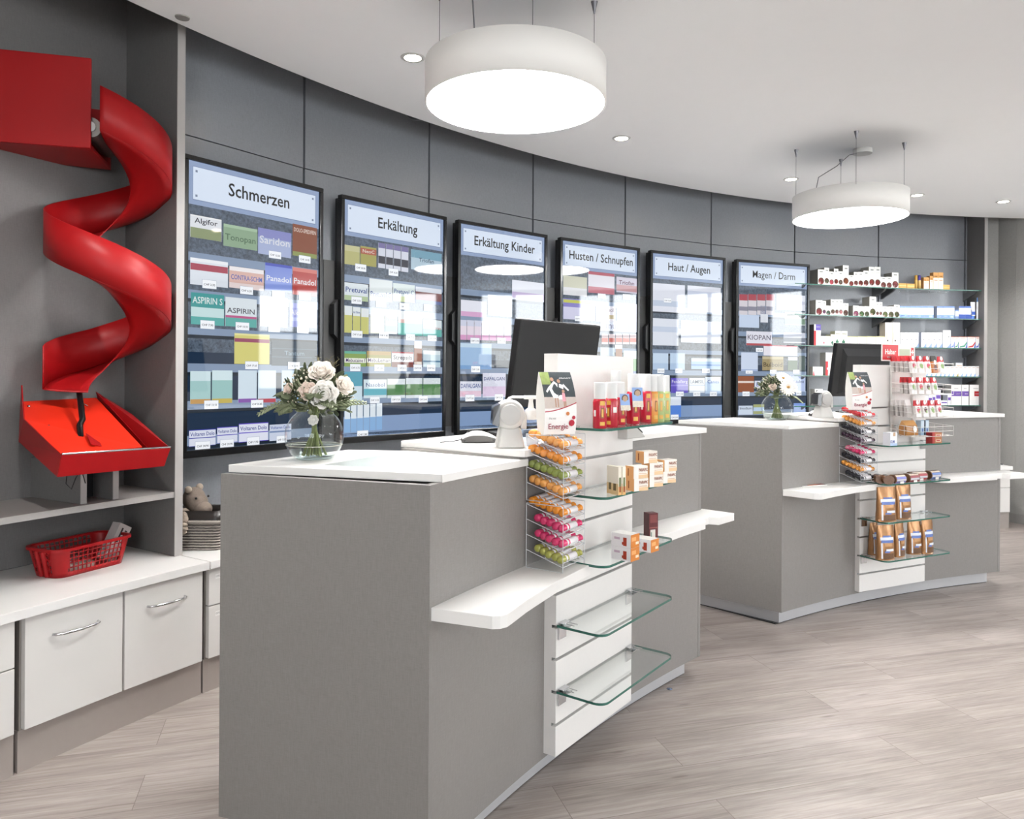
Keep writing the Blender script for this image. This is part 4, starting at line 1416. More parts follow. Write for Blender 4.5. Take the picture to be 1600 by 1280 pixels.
def roll_proto(col):
    """candy roll along x, wrapped in white paper with twisted coloured ends"""
    if col in _rolls:
        return _rolls[col]
    c = mat(ROLL_COL[col], .22, 0, .6, noise=.25, nscale=120)
    m = MB()
    X = Matrix.Rotation(math.radians(90), 4, 'Y')
    r = .0115
    m.lathe([(.004, -.059), (.0105, -.058), (.012, -.052), (r, -.034)], 10, 0, X)
    m.lathe([(r, .030), (.0118, .044), (.009, .050), (.0045, .053), (.012, .061)], 10, 0, X)
    m.lathe([(r, -.0345), (r + .0004, -.034), (r + .0004, -.026)], 10, 1, X)
    m.lathe([(r + .0002, -.026), (r + .0002, -.018)], 10, 0, X)
    m.lathe([(r + .0004, -.018), (r + .0006, .030), (r, .0305)], 10, 1, X)
    o = m.build('candy_roll', [c, mat('#e6e2e4', .4, noise=.05, nscale=200)])
    COL.objects.unlink(o)
    _rolls[col] = o
    return o


def dispenser(which, aL_, aR_, dB_, dFr, zbase, cols, names, wl):
    """two stacked acrylic units of four sloping trays each"""
    A, B = P(aL_, dB_, 0), P(aR_, dB_, 0)
    am = (aL_ + aR_) / 2
    rz = yaw(am)
    wd = math.radians(aL_ - aR_) * (R0 + (dB_ + dFr) / 2)
    dp = dB_ - dFr
    o0 = P(am, dB_, 0)
    for u in range(2):
        zb = zbase + (0 if u == 0 else .205)
        hgt = .196 if u == 0 else .200
        lab = '%s clear acrylic dispenser of %s candy rolls beside the %s tower' % (('lower', 'upper')[u], wl[u], which)
        t = thing('tray_dispenser', lab, 'dispenser', (o0.x, o0.y, zb), rz, 'acrylic candy dispensers')
        M_ = Matrix.Translation(Vector((o0.x, o0.y, zb))) @ Matrix.Rotation(rz, 4, 'Z')
        for x, nm in ((-wd / 2, 'side_panel'), (wd / 2, 'side_panel')):
            s_ = MB()
            s_.add([(x, 0, 0), (x, -dp, 0), (x, -dp, hgt), (x, 0, hgt)], [(0, 1, 2, 3)])
            s_.build(nm, ACRYL, t)
            e_ = MB()
            for a_, b_ in (((x, -dp, 0), (x, -dp, hgt)), ((x, 0, 0), (x, 0, hgt)), ((x, -dp, 0), (x, 0, 0)), ((x, -dp, hgt), (x, 0, hgt))):
                e_.tube([a_, b_], .0011, 4)
            e_.build('panel_edge', ACRYL_E, t)
        for k in range(4):
            zf, zr = .016 + k * .0465, .054 + k * .0465
            tr_ = MB()
            tr_.add([(-wd / 2, -dp, zf), (wd / 2, -dp, zf), (wd / 2, 0, zr), (-wd / 2, 0, zr)], [(0, 1, 2, 3)], 0)
            tr_.add([(-wd / 2, -dp, zf), (wd / 2, -dp, zf), (wd / 2, -dp, zf + .013), (-wd / 2, -dp, zf + .013)], [(0, 1, 2, 3)], 0)
            for a_, b_ in (((-wd / 2, -dp, zf), (wd / 2, -dp, zf)), ((-wd / 2, -dp, zf), (-wd / 2, 0, zr)), ((wd / 2, -dp, zf), (wd / 2, 0, zr)), ((-wd / 2, -dp, zf + .013), (wd / 2, -dp, zf + .013))):
                tr_.tube([a_, b_], .0013, 4, 1)
            tr_.build('tray', [ACRYL, ACRYL_E], t)
            ti = u * 4 + k
            col = cols[ti]
            nr = 5 if dp < .13 else 6
            if names[ti][1]:
                nr = names[ti][1]
            sl = math.atan2(zr - zf, dp)
            for j in range(nr):
                y = -dp + .0145 + j * (dp - .026) / (5 if dp > .125 else 4.6)
                if y > -.006:
                    break
                z = zf + (y + dp) * math.tan(sl) + .0135
                pr = roll_proto(col)
                c_ = pr.copy()
                COL.objects.link(c_)
                q = M_ @ Vector((random.uniform(-.004, .003), y, z))
                c_.location = q
                c_.rotation_euler = (random.uniform(0, 6), random.uniform(-.02, .02), rz + random.uniform(-.03, .03))
                tag(c_, '%s candy roll, %s from the front, %s tray, %s dispenser stack' % (ROLL_LBL[col], ORD[j], names[ti][0], which), 'candy roll', '%s rolls in the %s tray, %s stack' % (ROLL_LBL[col], names[ti][0], which))


TN = [('lowest', 5), ('second-lowest', 5), ('third-lowest', 5), ('fourth-lowest', 6), ('fourth-highest', 6), ('third-highest', 6), ('second-highest', 6), ('topmost', 6)]
dispenser('near', 147.62, 146.28, -1.722, -1.850, .7165, ['olive', 'pink', 'pink', 'orange', 'peach', 'green', 'orange', 'peach'], TN, ('yellow-green, pink and orange', 'orange and green'))
TN = [('lowest', 5), ('second-lowest', 6), ('third-lowest', 6), ('fourth-lowest', 5), ('fourth-highest', 6), ('third-highest', 6), ('second-highest', 6), ('topmost', 6)]
dispenser('far', 122.62, 121.18, -1.650, -1.780, .7165, ['black', 'amber', 'black', 'pink', 'plum', 'black', 'amber', 'red'], TN, ('black, amber and pink', 'plum, black, amber and red'))


# ---------------------------------------------------------------- bouquet in a globe vase
def vase(loc, r, label):
    t = thing('globe_vase', label, 'vase', loc)
    pr = []
    zc = r * .80
    for k in range(23):
        a = math.radians(-53 + k * 106 / 22)
        pr.append((r * math.cos(a), zc + r * math.sin(a)))
    top = pr[-1]
    pr.append((top[0] + .002, top[1] + .006))
    m = MB().lathe([(1e-5, pr[0][1] + .0)] + pr, 40)
    m.build('glass_globe', VASE_G, t)
    MB().lathe([(r * .58, .0), (r * .60, .004), (r * .5, .006), (1e-5, .008)], 36).build('thick_base', thin_glass('vase_foot', (.86, .89, .88), 1.45), t)
    lv = zc * .62
    wp = [(1e-5, .009)] + [(math.sqrt(max(1e-8, (r * .97) ** 2 - (z - zc) ** 2)), z) for z in [.009 + (lv - .009) * k / 8 for k in range(9)]] + [(1e-5, lv)]
    w_ = MB().lathe(wp, 36)
    w_.build('water', WATER, t)
    MB().tube([(r * .955 * math.cos(2 * math.pi * k / 40), r * .955 * math.sin(2 * math.pi * k / 40), lv) for k in range(40)], .0011, 5, 0, True).build('water_line', mat('#c9c8bb', .2), t)
    return t


GREENS = [mat('#5c6448', .6, noise=.3, nscale=60), mat('#7c8466', .6, noise=.3, nscale=60), mat('#434d36', .6, noise=.3, nscale=60)]
PETAL = [mat('#efe6dc', .6, noise=.05, nscale=40), mat('#e6d3c6', .6, noise=.06, nscale=40), mat('#f3efe9', .6, noise=.04, nscale=40)]
STEM = mat('#6f7a44', .5, noise=.3, nscale=50)


def patch(m, c, out, up, L, Wd, cup, k=5, mi=0, rnd_=False):
    """one curved petal or leaf rooted at c, growing along up and bulging along out"""
    c, out, up = Vector(c), Vector(out).normalized(), Vector(up).normalized()
    s_ = up.cross(out).normalized()
    vs, fs = [], []
    for i in range(k):
        t_ = i / (k - 1)
        wv = Wd * ((math.sin(math.pi * (.12 + .80 * t_)) ** .6) if not rnd_ else (.35 + 1.1 * t_ - .62 * t_ ** 3))
        for j in range(4):
            q = (j / 3 - .5) * 2
            vs.append(c + up * (L * t_) + s_ * (q * wv / 2) + out * (cup * math.sin(math.pi * .55 * t_) + cup * .6 * t_ * t_ - .35 * wv * q * q))
    for i in range(k - 1):
        for j in range(3):
            fs.append((i * 4 + j, i * 4 + j + 1, i * 4 + 5 + j, i * 4 + 4 + j))
    m.add(vs, fs, mi, True)


def rose(parent, c, r, axis, pm, rnd):
    c, ax = Vector(c), Vector(axis).normalized()
    u = ax.cross(Vector((.3, .2, 1))).normalized()
    v = ax.cross(u)
    m = MB()
    for lay, (nn, rr, ll, lean) in enumerate(((4, .18, .72, .05), (5, .38, .80, .22), (6, .58, .82, .48), (7, .72, .80, .85))):
        for i in range(nn):
            a = 2 * math.pi * i / nn + lay * .6 + rnd.uniform(-.15, .15)
            d = u * math.cos(a) + v * math.sin(a)
            patch(m, c - ax * r * .5 + d * r * rr * .55, d, ax + d * lean * .8, r * (.98 - .10 * lay), r * (.75 + .16 * lay), r * .20 * (1 + lean) - r * .10, 5, 0, True)
    m.ball(c - ax * r * .1, r * .42, 6)
    m.build('rose', pm, parent, solid=.0008)


def gerbera(parent, c, r, axis):
    c, ax = Vector(c), Vector(axis).normalized()
    u = ax.cross(Vector((.3, .2, 1))).normalized()
    v = ax.cross(u)
    m = MB()
    for lay in range(2):
        for i in range(20):
            a = 2 * math.pi * (i + lay * .5) / 20
            d = u * math.cos(a) + v * math.sin(a)
            patch(m, c + d * r * .14 + ax * (.002 * lay), ax, d, r * (.86 - .16 * lay), r * .26, r * .10, 4)
    m.build('gerbera', PETAL[2], parent, solid=.0006)
    MB().ball(c + ax * .004, r * .2, 6, 0, (1, 1, .6)).build('flower_centre', mat('#b58a4a', .8, noise=.4, nscale=300), parent)


def fern(parent, p0, p1, sag, wd, mi, n=13):
    p0, p1 = Vector(p0), Vector(p1)
    m = MB()
    pts = [p0.lerp(p1, i / n) + Vector((0, 0, sag * math.sin(math.pi * i / n))) for i in range(n + 1)]
    m.tube(pts, .0011, 4)
    for i in range(1, n):
        t_ = (pts[i + 1] - pts[i - 1]).normalized()
        sd = t_.cross(Vector((0, -.35, 1))).normalized()
        l_ = wd * math.sin(math.pi * (.12 + .86 * (1 - i / n))) ** .8
        for s_ in (-1, 1):
            d = (sd * s_ + t_ * .55).normalized()
            patch(m, pts[i], Vector((0, -.3, 1)), d, l_, l_ * .30, -l_ * .05, 4)
    m.build('fern_frond', GREENS[mi], parent, solid=.0006)


def bouquet(loc, r, label, seed, roses, gerb, ferns, grass, dome):
    rnd = random.Random(seed)
    t = thing('flower_bouquet', label, 'bouquet', loc)
    m = MB()
    for i in range(26):
        a, b = rnd.uniform(0, 6.28), rnd.uniform(.2, 1)
        x, y = math.cos(a) * r * .46 * b, math.sin(a) * r * .46 * b
        m.tube([(x, y, .011), (-x * .1 + rnd.uniform(-.006, .006), -y * .1, r * 1.25), (-x * .55, -y * .55, r * 2.05)], rnd.uniform(.0017, .0032), 5)
    m.build('stems', STEM, t)
    dcx, dcz, dr_, dh = dome
    # dense leafy body as one uncountable mass
    m = MB()
    for i in range(330):
        a, e = rnd.uniform(0, 6.28), rnd.uniform(-.25, 1.3)
        rr = rnd.uniform(.6, 1.06)
        d = Vector((math.cos(a) * math.cos(e), math.sin(a) * math.cos(e), math.sin(e)))
        p = Vector((dcx + d.x * dr_ * rr, d.y * dr_ * rr, dcz + d.z * dh * rr))
        up = (d + Vector((rnd.uniform(-.6, .6), rnd.uniform(-.6, .6), rnd.uniform(-.3, .5)))).normalized()
        patch(m, p, Vector((rnd.uniform(-1, 1), rnd.uniform(-1, 1), .6)), up, r * rnd.uniform(.25, .42), r * rnd.uniform(.13, .22), r * .03, 4, rnd.choice((0, 0, 1, 2)))
    o = m.build('leaves', GREENS, t, solid=.0005)
    o['kind'] = 'stuff'
    m = MB()
    for i in range(230):
        a, e = rnd.uniform(0, 6.28), rnd.uniform(.05, 1.35)
        d = Vector((math.cos(a) * math.cos(e), math.sin(a) * math.cos(e), math.sin(e)))
        rr = rnd.uniform(.98, 1.22)
        p = Vector((dcx + d.x * dr_ * rr, d.y * dr_ * rr, dcz + d.z * dh * rr))
        m.ball(p, r * rnd.uniform(.022, .045), 4)
    o = m.build('small_blossoms', mat('#d9d0bd', .7, noise=.1, nscale=90), t)
    o['kind'] = 'stuff'
    for c, rr, ax, k in roses:
        rose(t, c, rr, ax, PETAL[k], rnd)
    for c, rr, ax in gerb:
        gerbera(t, c, rr, ax)
    for f_ in ferns:
        fern(t, *f_)
    m = MB()
    for i in range(grass):
        a = rnd.uniform(-.5, .9)
        b = Vector((dcx + .02, 0, dcz + dh * .7))
        e = b + Vector((math.sin(a) * r * .75, rnd.uniform(-.03, .03), r * rnd.uniform(.5, .95)))
        m.tube([b, (b + e) / 2 + Vector((0, 0, .012)), e], .0005, 4)
        for k in range(3):
            q = b.lerp(e, .6 + .18 * k)
            m.tube([q, q + Vector((rnd.uniform(-.02, .02), 0, rnd.uniform(.003, .014)))], .0004, 4)
    if grass:
        m.build('grass_sprays', mat('#7c7454', .7), t)
    return t


v1 = at_z(491, 717, H1)
vase(v1, .0865, 'clear globe vase half full of water on the near counter')
Fw = (-.05, -1, .35)
bouquet(v1 + Vector((0, 0, 0)), .0865, 'cream rose and fern bouquet standing in the vase on the near counter', 3,
        [((.052, -.095, .196), .037, (.15, -1, .2), 2), ((.036, -.062, .262), .034, (.1, -.8, .6), 0), ((.004, -.092, .206), .025, (-.1, -1, .3), 1), ((.098, -.035, .222), .026, (.7, -.7, .3), 0), ((-.062, -.06, .212), .017, (-.5, -.8, .4), 1), ((.004, -.03, .118), .014, (0, -1, .2), 2)],
        [], [((-.02, -.05, .155), (-.150, -.07, .135), .025, .030, 1), ((.0, -.09, .150), (.085, -.11, .165), .02, .030, 0), ((-.01, -.08, .145), (-.075, -.12, .145), .02, .034, 0), ((.03, -.07, .15), (.165, -.03, .172), .012, .028, 1), ((-.03, -.05, .16), (-.11, -.02, .195), .02, .03, 0), ((.02, -.085, .14), (.03, -.12, .19), .03, .034, 0)],
        16, (0.005, .165, .092, .095))
v2 = at_z(1213.5, 656, H1)
vase(v2, .088, 'clear globe vase on the far counter')
bouquet(v2, .088, 'white gerbera bouquet standing in the vase on the far counter', 5,
        [((.05, -.05, .235), .030, (.3, -.8, .5), 0), ((.075, -.07, .195), .028, (.6, -.8, .3), 0), ((-.05, -.075, .195), .020, (-.3, -1, .3), 1)],
        [((.028, -.105, .195), .052, (.0, -1, .15)), ((.015, -.06, .245), .045, (.1, -.7, .7))],
        [((.03, -.06, .14), (.135, -.06, .10), .02, .024, 1), ((-.03, -.06, .15), (-.12, -.05, .155), .02, .03, 0), ((0, -.09, .13), (-.06, -.11, .13), .01, .03, 2)], 0, (-.01, .16, .09, .085))


# ---------------------------------------------------------------- computer things on the counters
def monitor(loc, rz, label, w_, h_, far):
    t = thing('computer_monitor', label, 'monitor', loc, rz)
    ti = math.radians(9)
    T = Matrix.Translation((0, 0, .105)) @ Matrix.Rotation(ti, 4, 'X')
    sh = mat('#0e0e10', .55, 0, .3, noise=.05, nscale=120)
    b = MB().box((-w_ / 2, -.012, 0), (w_ / 2, .022, h_), 0, T).build('housing', sh, t, bevel=.006)
    MB().box((-w_ / 2 + .012, .0222, .015), (w_ / 2 - .012, .0226, h_ - .012), 0, T).build('display_panel', mat('#050507', .1), t)
    m = MB()
    x0, x1 = -w_ / 2 + .05, w_ / 2 - .05
    m.hexa([(x0, -.013, .03), (x1, -.013, .03), (x1, -.012, .03), (x0, -.012, .03)], [(x0, -.013, .031), (x1, -.013, .031), (x1, -.012, .031), (x0, -.012, .031)], 0, T)
    if far:
        m.hexa([(x0 + .02, -.034, .03), (x1 - .02, -.034, .03), (x1, -.012, .02), (x0, -.012, .02)], [(x0 + .02, -.034, h_ - .075), (x1 - .02, -.034, h_ - .075), (x1, -.012, h_ - .03), (x0, -.012, h_ - .03)], 0, T)
    m.build('rear_bulge', sh, t)
    MB().box((-.03, -.035, .004), (.03, -.012, .20)).build('neck', BLACKM, t, bevel=.004)
    MB().prism([(-.11, -.09), (.11, -.09), (.11, .07), (-.11, .07)], 0, .008).build('foot', BLACKM, t, bevel=.003)


def mouse(loc, rz, label):
    t = thing('computer_mouse', label, 'mouse', loc, rz)
    m = MB()
    vs, fs = [], []
    nx, ny = 14, 9
    for i in range(nx):
        u = i / (nx - 1)
        x = -.058 + .116 * u
        hw = .031 * math.sin(math.pi * (.08 + .84 * u)) ** .45
        ht = .036 * (math.sin(math.pi * (.10 + .80 * u ** .85)) ** .8)
        for j in range(ny):
            q = j / (ny - 1) * 2 - 1
            vs.append((x, hw * q, .004 + ht * (1 - abs(q) ** 3.2)))
    for i in range(nx - 1):
        for j in range(ny - 1):
            fs.append((i * ny + j, i * ny + j + 1, i * ny + ny + j + 1, i * ny + ny + j))
    mi_ = [1 if (k % (ny - 1)) in (0, ny - 2) else 0 for k in range(len(fs))]
    for f_, q in zip(fs, mi_):
        pass
    m.add(vs, fs, 0, True)
    m.mi[-len(fs):] = mi_
    m.build('shell', [mat('#e4e3e1', .3), mat('#4c4a48', .5)], t)
    MB().prism([(-.056, -.02), (.056, -.022), (.058, 0), (.056, .022), (-.056, .02), (-.059, 0)], 0, .012).build('base', mat('#403e3d', .5), t, bevel=.002)
    MB().lathe([(.006, -.003), (.007, 0), (.006, .003)], 12, 0, XF((-.034, 0, .034), rx=math.radians(90))).build('scroll_wheel', mat('#2a2928', .5), t)
    MB().tube([(-.058, 0, .01), (-.09, .006, .004), (-.13, -.01, .003)], .0018, 5).build('lead', BLACK, t)


def scanner(loc, rz, label):
    t = thing('barcode_scanner', label, 'scanner', loc, rz)
    g = mat('#c3c1bd', .45, noise=.04, nscale=60)
    m = MB()
    # foot widening towards the table
    m.hexa([(-.045, -.038, 0), (.045, -.038, 0), (.045, .05, 0), (-.045, .05, 0)], [(-.034, -.020, .065), (.03, -.020, .065), (.03, .035, .065), (-.034, .035, .065)])
    m.build('foot', g, t, bevel=.008, seg=3)
    X = XF((-.004, .004, .103), rx=math.radians(90))
    h = MB().lathe([(1e-5, -.036), (.034, -.036), (.045, -.030), (.0475, -.018), (.0475, .022), (.040, .034), (1e-5, .036)], 32, 0, X).build('head', g, t)
    MB().lathe([(.033, .0365), (.033, .040), (.030, .0415), (1e-5, .0415)], 28, 0, X).build('side_cap', mat('#b5b3b0', .45), h)
    MB().hexa([(-.060, -.03, .075), (-.040, -.034, .065), (-.040, .034, .065), (-.060, .03, .075)], [(-.056, -.03, .128), (-.036, -.034, .138), (-.036, .034, .138), (-.056, .03, .128)]).build('scan_window', mat('#2c2a2a', .12), t)
    MB().hexa([(.030, -.02, .06), (.050, -.016, .055), (.050, .016, .055), (.030, .02, .06)], [(.034, -.02, .125), (.052, -.012, .10), (.052, .012, .10), (.034, .02, .125)]).build('rear_grip', g, t, bevel=.005)


mtop = Vector((.190, 2.95, 0))
monitor((mtop.x - .035, mtop.y + .055, H2), math.radians(47), 'dark flat computer monitor seen from behind on the near counter', .50, .335, False)
mt2 = P(117.0, -1.30, 0)
monitor((mt2.x + .02, mt2.y, H2), math.radians(22), 'dark computer monitor seen from behind on the far counter, in front of the wall shelves', .46, .335, True)
q = at_z(748, 691.5, H2)
mouse(q, math.radians(12), 'white and grey computer mouse on the near counter beside the scanner')
q = at_z(1280, 650.5, H2)
mouse(q, math.radians(5), 'white and dark computer mouse on the far counter beside the vase')
q = at_z(797, 699, H2)
scanner(q, math.radians(8), 'grey upright barcode scanner on the near counter')
q = at_z(1287, 653, H2)
scanner(q, math.radians(14), 'grey upright barcode scanner on the far counter')
q = at_z(783, 684, H2)
tag(MB().hexa([(-.09, -.05, 0), (.09, -.05, 0), (.09, .05, 0), (-.09, .05, 0)], [(-.085, -.045, .014), (.085, -.045, .014), (.085, .045, .022), (-.085, .045, .022)], 0, XF(q + Vector((.04, .05, 0)), rz=.8)).build('keyboard', BLACKM, bevel=.002),
    'black keyboard half hidden behind the near barcode scanner', 'keyboard')
# card terminal behind the near tower
q = at_z(1001, 686.5, H2)
t = thing('card_terminal', 'grey and black card terminal behind the spray bottles on the near counter', 'card terminal', q + Vector((-.035, .09, 0)), math.radians(50))
MB().hexa([(-.08, -.05, 0), (.05, -.05, 0), (.05, .05, 0), (-.08, .05, 0)], [(-.08, -.05, .075), (.035, -.05, .012), (.035, .05, .012), (-.08, .05, .075)]).build('wedge_body', mat('#bfbdb9', .5), t, bevel=.003)
MB().hexa([(-.078, -.046, .0765), (.034, -.046, .0145), (.034, .046, .0145), (-.078, .046, .0765)], [(-.076, -.046, .082), (.036, -.046, .02), (.036, .046, .02), (-.076, .046, .082)]).build('keypad', BLACK, t)

# sanitiser pump bottle
q = at_z(829, 710, H1)
t = thing('pump_bottle', 'clear sanitiser bottle with white pump beside the near acrylic dispenser', 'bottle', q, math.radians(10))
MB().lathe([(1e-5, .0), (.026, 0), (.031, .006), (.031, .085), (.026, .098), (.014, .106), (.014, .115)], 24).build('bottle_body', thin_glass('sanitiser_plastic', (.88, .91, .95), 1.4, .04), t)
MB().lathe([(1e-5, .002), (.028, .004), (.028, .080), (1e-5, .080)], 24).build('gel', thin_glass('sanitiser_gel', (.82, .87, .93), 1.33), t)
MB().quad((-.022, -.0315, .02), (.018, -.0315, .02), (.018, -.0315, .07), (-.022, -.0315, .07)).build('paper_label', mat('#e6e8ee', .5), t)
PW_ = mat('#ecebe8', .4)
MB().lathe([(.018, .112), (.019, .116), (.019, .142), (.016, .146), (.010, .150), (.007, .172), (.008, .178)], 20).build('pump_collar', PW_, t)
MB().box((-.022, -.010, .178), (.018, .010, .190)).tube([(-.012, 0, .185), (-.060, 0, .185), (-.072, 0, .181), (-.076, 0, .172)], .0045, 8).build('pump_head', PW_, t, bevel=.002)

# writing mats with price sheets on the near side worktop
for pts, lb_, nm, th_ in (([(506, 727), (690, 738.5), (742, 720.5), (590, 712.5)], 'thin clear writing mat lying on the near counter worktop', 'writing_mat', .002), ([(560, 727.3), (690, 735.8), (728, 722.5), (622, 717.3)], 'white printed sheet under the writing mat on the near counter', 'paper_sheet', .0006)):
    z0 = H1 + (.0008 if nm == 'writing_mat' else .0001)
    b = [at_z(x, y, z0) for x, y in pts]
    tag(MB().hexa(b, [p + Vector((0, 0, th_)) for p in b]).build(nm, thin_glass('mat_plastic', (.93, .95, .95), 1.12, 0, .25) if nm == 'writing_mat' else mat('#dfe3e2', .6)), lb_, 'mat' if nm == 'writing_mat' else 'paper')


# ---------------------------------------------------------------- arched advertising cards
def card(loc, rz, label, s=1.0):
    t = thing('display_card', label, 'card', loc, rz)
    w_, h_ = .105 * s, .185 * s
    n_ = 14

    def cy(v):
        return -.028 * s * math.sin(math.pi * (v * .62 + .12)) + .046 * s * v ** 2
    ph = MB()

    def strip(x0, x1, v0, v1, k, off=0.0, k2=6):
        for i in range(k2):
            a, b = v0 + (v1 - v0) * i / k2, v0 + (v1 - v0) * (i + 1) / k2
            ph.quad((x0, cy(a) - off, a * h_), (x1, cy(a) - off, a * h_), (x1, cy(b) - off, b * h_), (x0, cy(b) - off, b * h_), k)
    strip(-w_ / 2, w_ / 2, 0, 1, 0, 0, n_)
    strip(-w_ / 2, w_ / 2, .42, .62, 1, .0006)
    strip(-w_ / 2, w_ / 2, .60, .999, 2, .0007)
    strip(-w_ / 2, -w_ / 2 + .03 * s, .80, .995, 3, .0009)
    # sweeping red line
    for i in range(8):
        a, b = i / 8, (i + 1) / 8
        va, vb = .36 + .14 * a ** 1.6, .36 + .14 * b ** 1.6
        xa, xb = -w_ / 2 + w_ * a, -w_ / 2 + w_ * b
        ph.quad((xa, cy(va) - .0012, va * h_), (xb, cy(vb) - .0012, vb * h_), (xb, cy(vb) - .0012, vb * h_ + .003), (xa, cy(va) - .0012, va * h_ + .003), 4)
        if i:
            ph.quad((xa, cy(.42) - .0010, .42 * h_), (xb, cy(.42) - .0010, .42 * h_), (xb, cy(vb) - .0010, max(.42, vb) * h_), (xa, cy(va) - .0010, max(.42, va) * h_), 0)
    # two walkers in white and pink, and fruit

    def poly(pts, k, off):
        ph.add([(x * s, cy(z * s / h_) - off, z * s) for x, z in pts], [tuple(range(len(pts)))], k)
    poly([(-.022, .108), (-.006, .108), (-.002, .150), (-.012, .158), (-.034, .140)], 5, .0016)
    poly([(-.006, .104), (.008, .104), (.018, .146), (.004, .150)], 5, .0017)
    poly([(-.034, .140), (-.044, .128), (-.040, .124), (-.024, .142)], 5, .0018)
    poly([(.014, .144), (.030, .128), (.033, .132), (.018, .150)], 5, .0018)
    poly([(.006, .098), (.018, .098), (.017, .122), (.008, .124)], 6, .002)
    for x in (-.018, -.010, .010, .015):
        poly([(x, .082), (x + .004, .082), (x + .004, .108), (x, .108)], 7, .0015)
    for x, z, rr in ((-.017, .163, .006), (.004, .158, .0058), (.013, .128, .005)):
        poly([(x + rr * math.cos(a * .785), z + rr * math.sin(a * .785)) for a in range(8)], 7, .0019)
    for x, z, rr, k in ((.036, .034, .010, 4), (.042, .050, .006, 4), (.022, .062, .006, 8)):
        poly([(x + rr * math.cos(a * .785), z + rr * math.sin(a * .785)) for a in range(8)], k, .0021)
    ph.text('Energie', .0225 * s, Matrix.Translation((-.008 * s, cy(.16) - .0015, .024 * s)) @ Matrix.Rotation(math.radians(90), 4, 'X'), 9, 'CENTER', .01)
    ph.text('Fit mit', .0085 * s, Matrix.Translation((-.028 * s, cy(.26) - .0016, .048 * s)) @ Matrix.Rotation(math.radians(90), 4, 'X'), 10, 'CENTER')
    ph.text('SPORT', .013 * s, Matrix.Translation((.028 * s, cy(.90) - .0016, .163 * s)) @ Matrix.Rotation(math.radians(90), 4, 'X'), 5, 'CENTER', .02)
    ph.build('printed_face', [mat('#eeebe8', .4), mat('#c9bcb4', .5, noise=.1, nscale=90), mat('#3c4448', .45, noise=.25, nscale=50), mat('#8a9a58', .5, noise=.3, nscale=90), mat('#b01c34', .4), mat('#f2f0f2', .5), mat('#e2a0ac', .5), mat('#b98f78', .5), mat('#c87838', .5), mat('#8c1838', .4), mat('#6a6a66', .5)], t)
    b_ = MB()
    vs = [(-w_ / 2, cy(i / n_), h_ * i / n_) for i in range(n_ + 1)] + [(-w_ / 2, cy(1) + .0015 + .016 * s * math.sin(math.pi * i / n_), h_ * (1 - i / n_)) for i in range(n_ + 1)]
    b_.add(vs, [tuple(range(len(vs)))])
    b_.add([(x + w_, y, z) for x, y, z in vs], [tuple(range(len(vs) - 1, -1, -1))])
    k = n_ + 1
    for i in range(n_):
        a, b = vs[k + i], vs[k + i + 1]
        b_.quad(a, (a[0] + w_, a[1], a[2]), (b[0] + w_, b[1], b[2]), b)
    b_.build('card_back', mat('#e9e7e2', .5), t)


q = P(147.1, -1.80, .716 + .205 + .2015)
card(q, math.radians(24), 'arched advertising card reading Energie on top of the near dispenser stack', 1.03)
q = P(122.0, -1.73, .716 + .205 + .2015)
card(q, math.radians(8), 'arched advertising card reading Energie on top of the far dispenser stack', 1.12)

# ================================================================ GLASS SHELVES ON THE CURVED WALL
WSZ = [2.080, 1.824, 1.565, 1.312, 1.057]
WSN = ['top', 'second', 'third', 'fourth', 'lowest']
GREY_BR = mat('#77787a', .35, .7)
for k, z in enumerate(WSZ):
    for side, a0, a1, brs in (('left', 110.9, 103.42, (110.0, 103.75)), ('right', 103.38, 96.72, (103.05, 96.95))):
        am = (a0 + a1) / 2
        t = thing('wall_shelf', '%s half of the %s long glass shelf on the curved wall' % (side, WSN[k]), 'shelf', P(am, .14, z), yaw(am), 'long glass shelves on the curved wall')
        MB().arc(a0, a1, -.035, .138, z - .008, z, 10, 0).build('glass_sheet', GLASS, t, True)
        MB().arc(a0, a1, -.0365, -.0352, z - .008, z, 10, 0).build('front_edge', GLASS_E, t, True)
        for ab in brs:
            dx = .06
            b = MB().hexa([P(ab + dx, .0, z - .028), P(ab - dx, .0, z - .028), P(ab - dx, .147, z - .085), P(ab + dx, .147, z - .085)],
                          [P(ab + dx, -.025, z - .0085), P(ab - dx, -.025, z - .0085), P(ab - dx, .147, z - .0085), P(ab + dx, .147, z - .0085)])
            b.build('bracket', GREY_BR, t, True, bevel=.002)
m = MB()
m.arc(96.70, 96.52, -.066, .148, .541, 3.04, 1, 0)
m.arc(96.71, 96.49, -.070, -.066, .541, 3.04, 1, 1)
tag(m.build('end_panel', [NICHE_GREY, EDGE_L]), 'tall narrow dark end panel closing the wall shelves on the right', 'panel')

BOXES = []
_count = {}


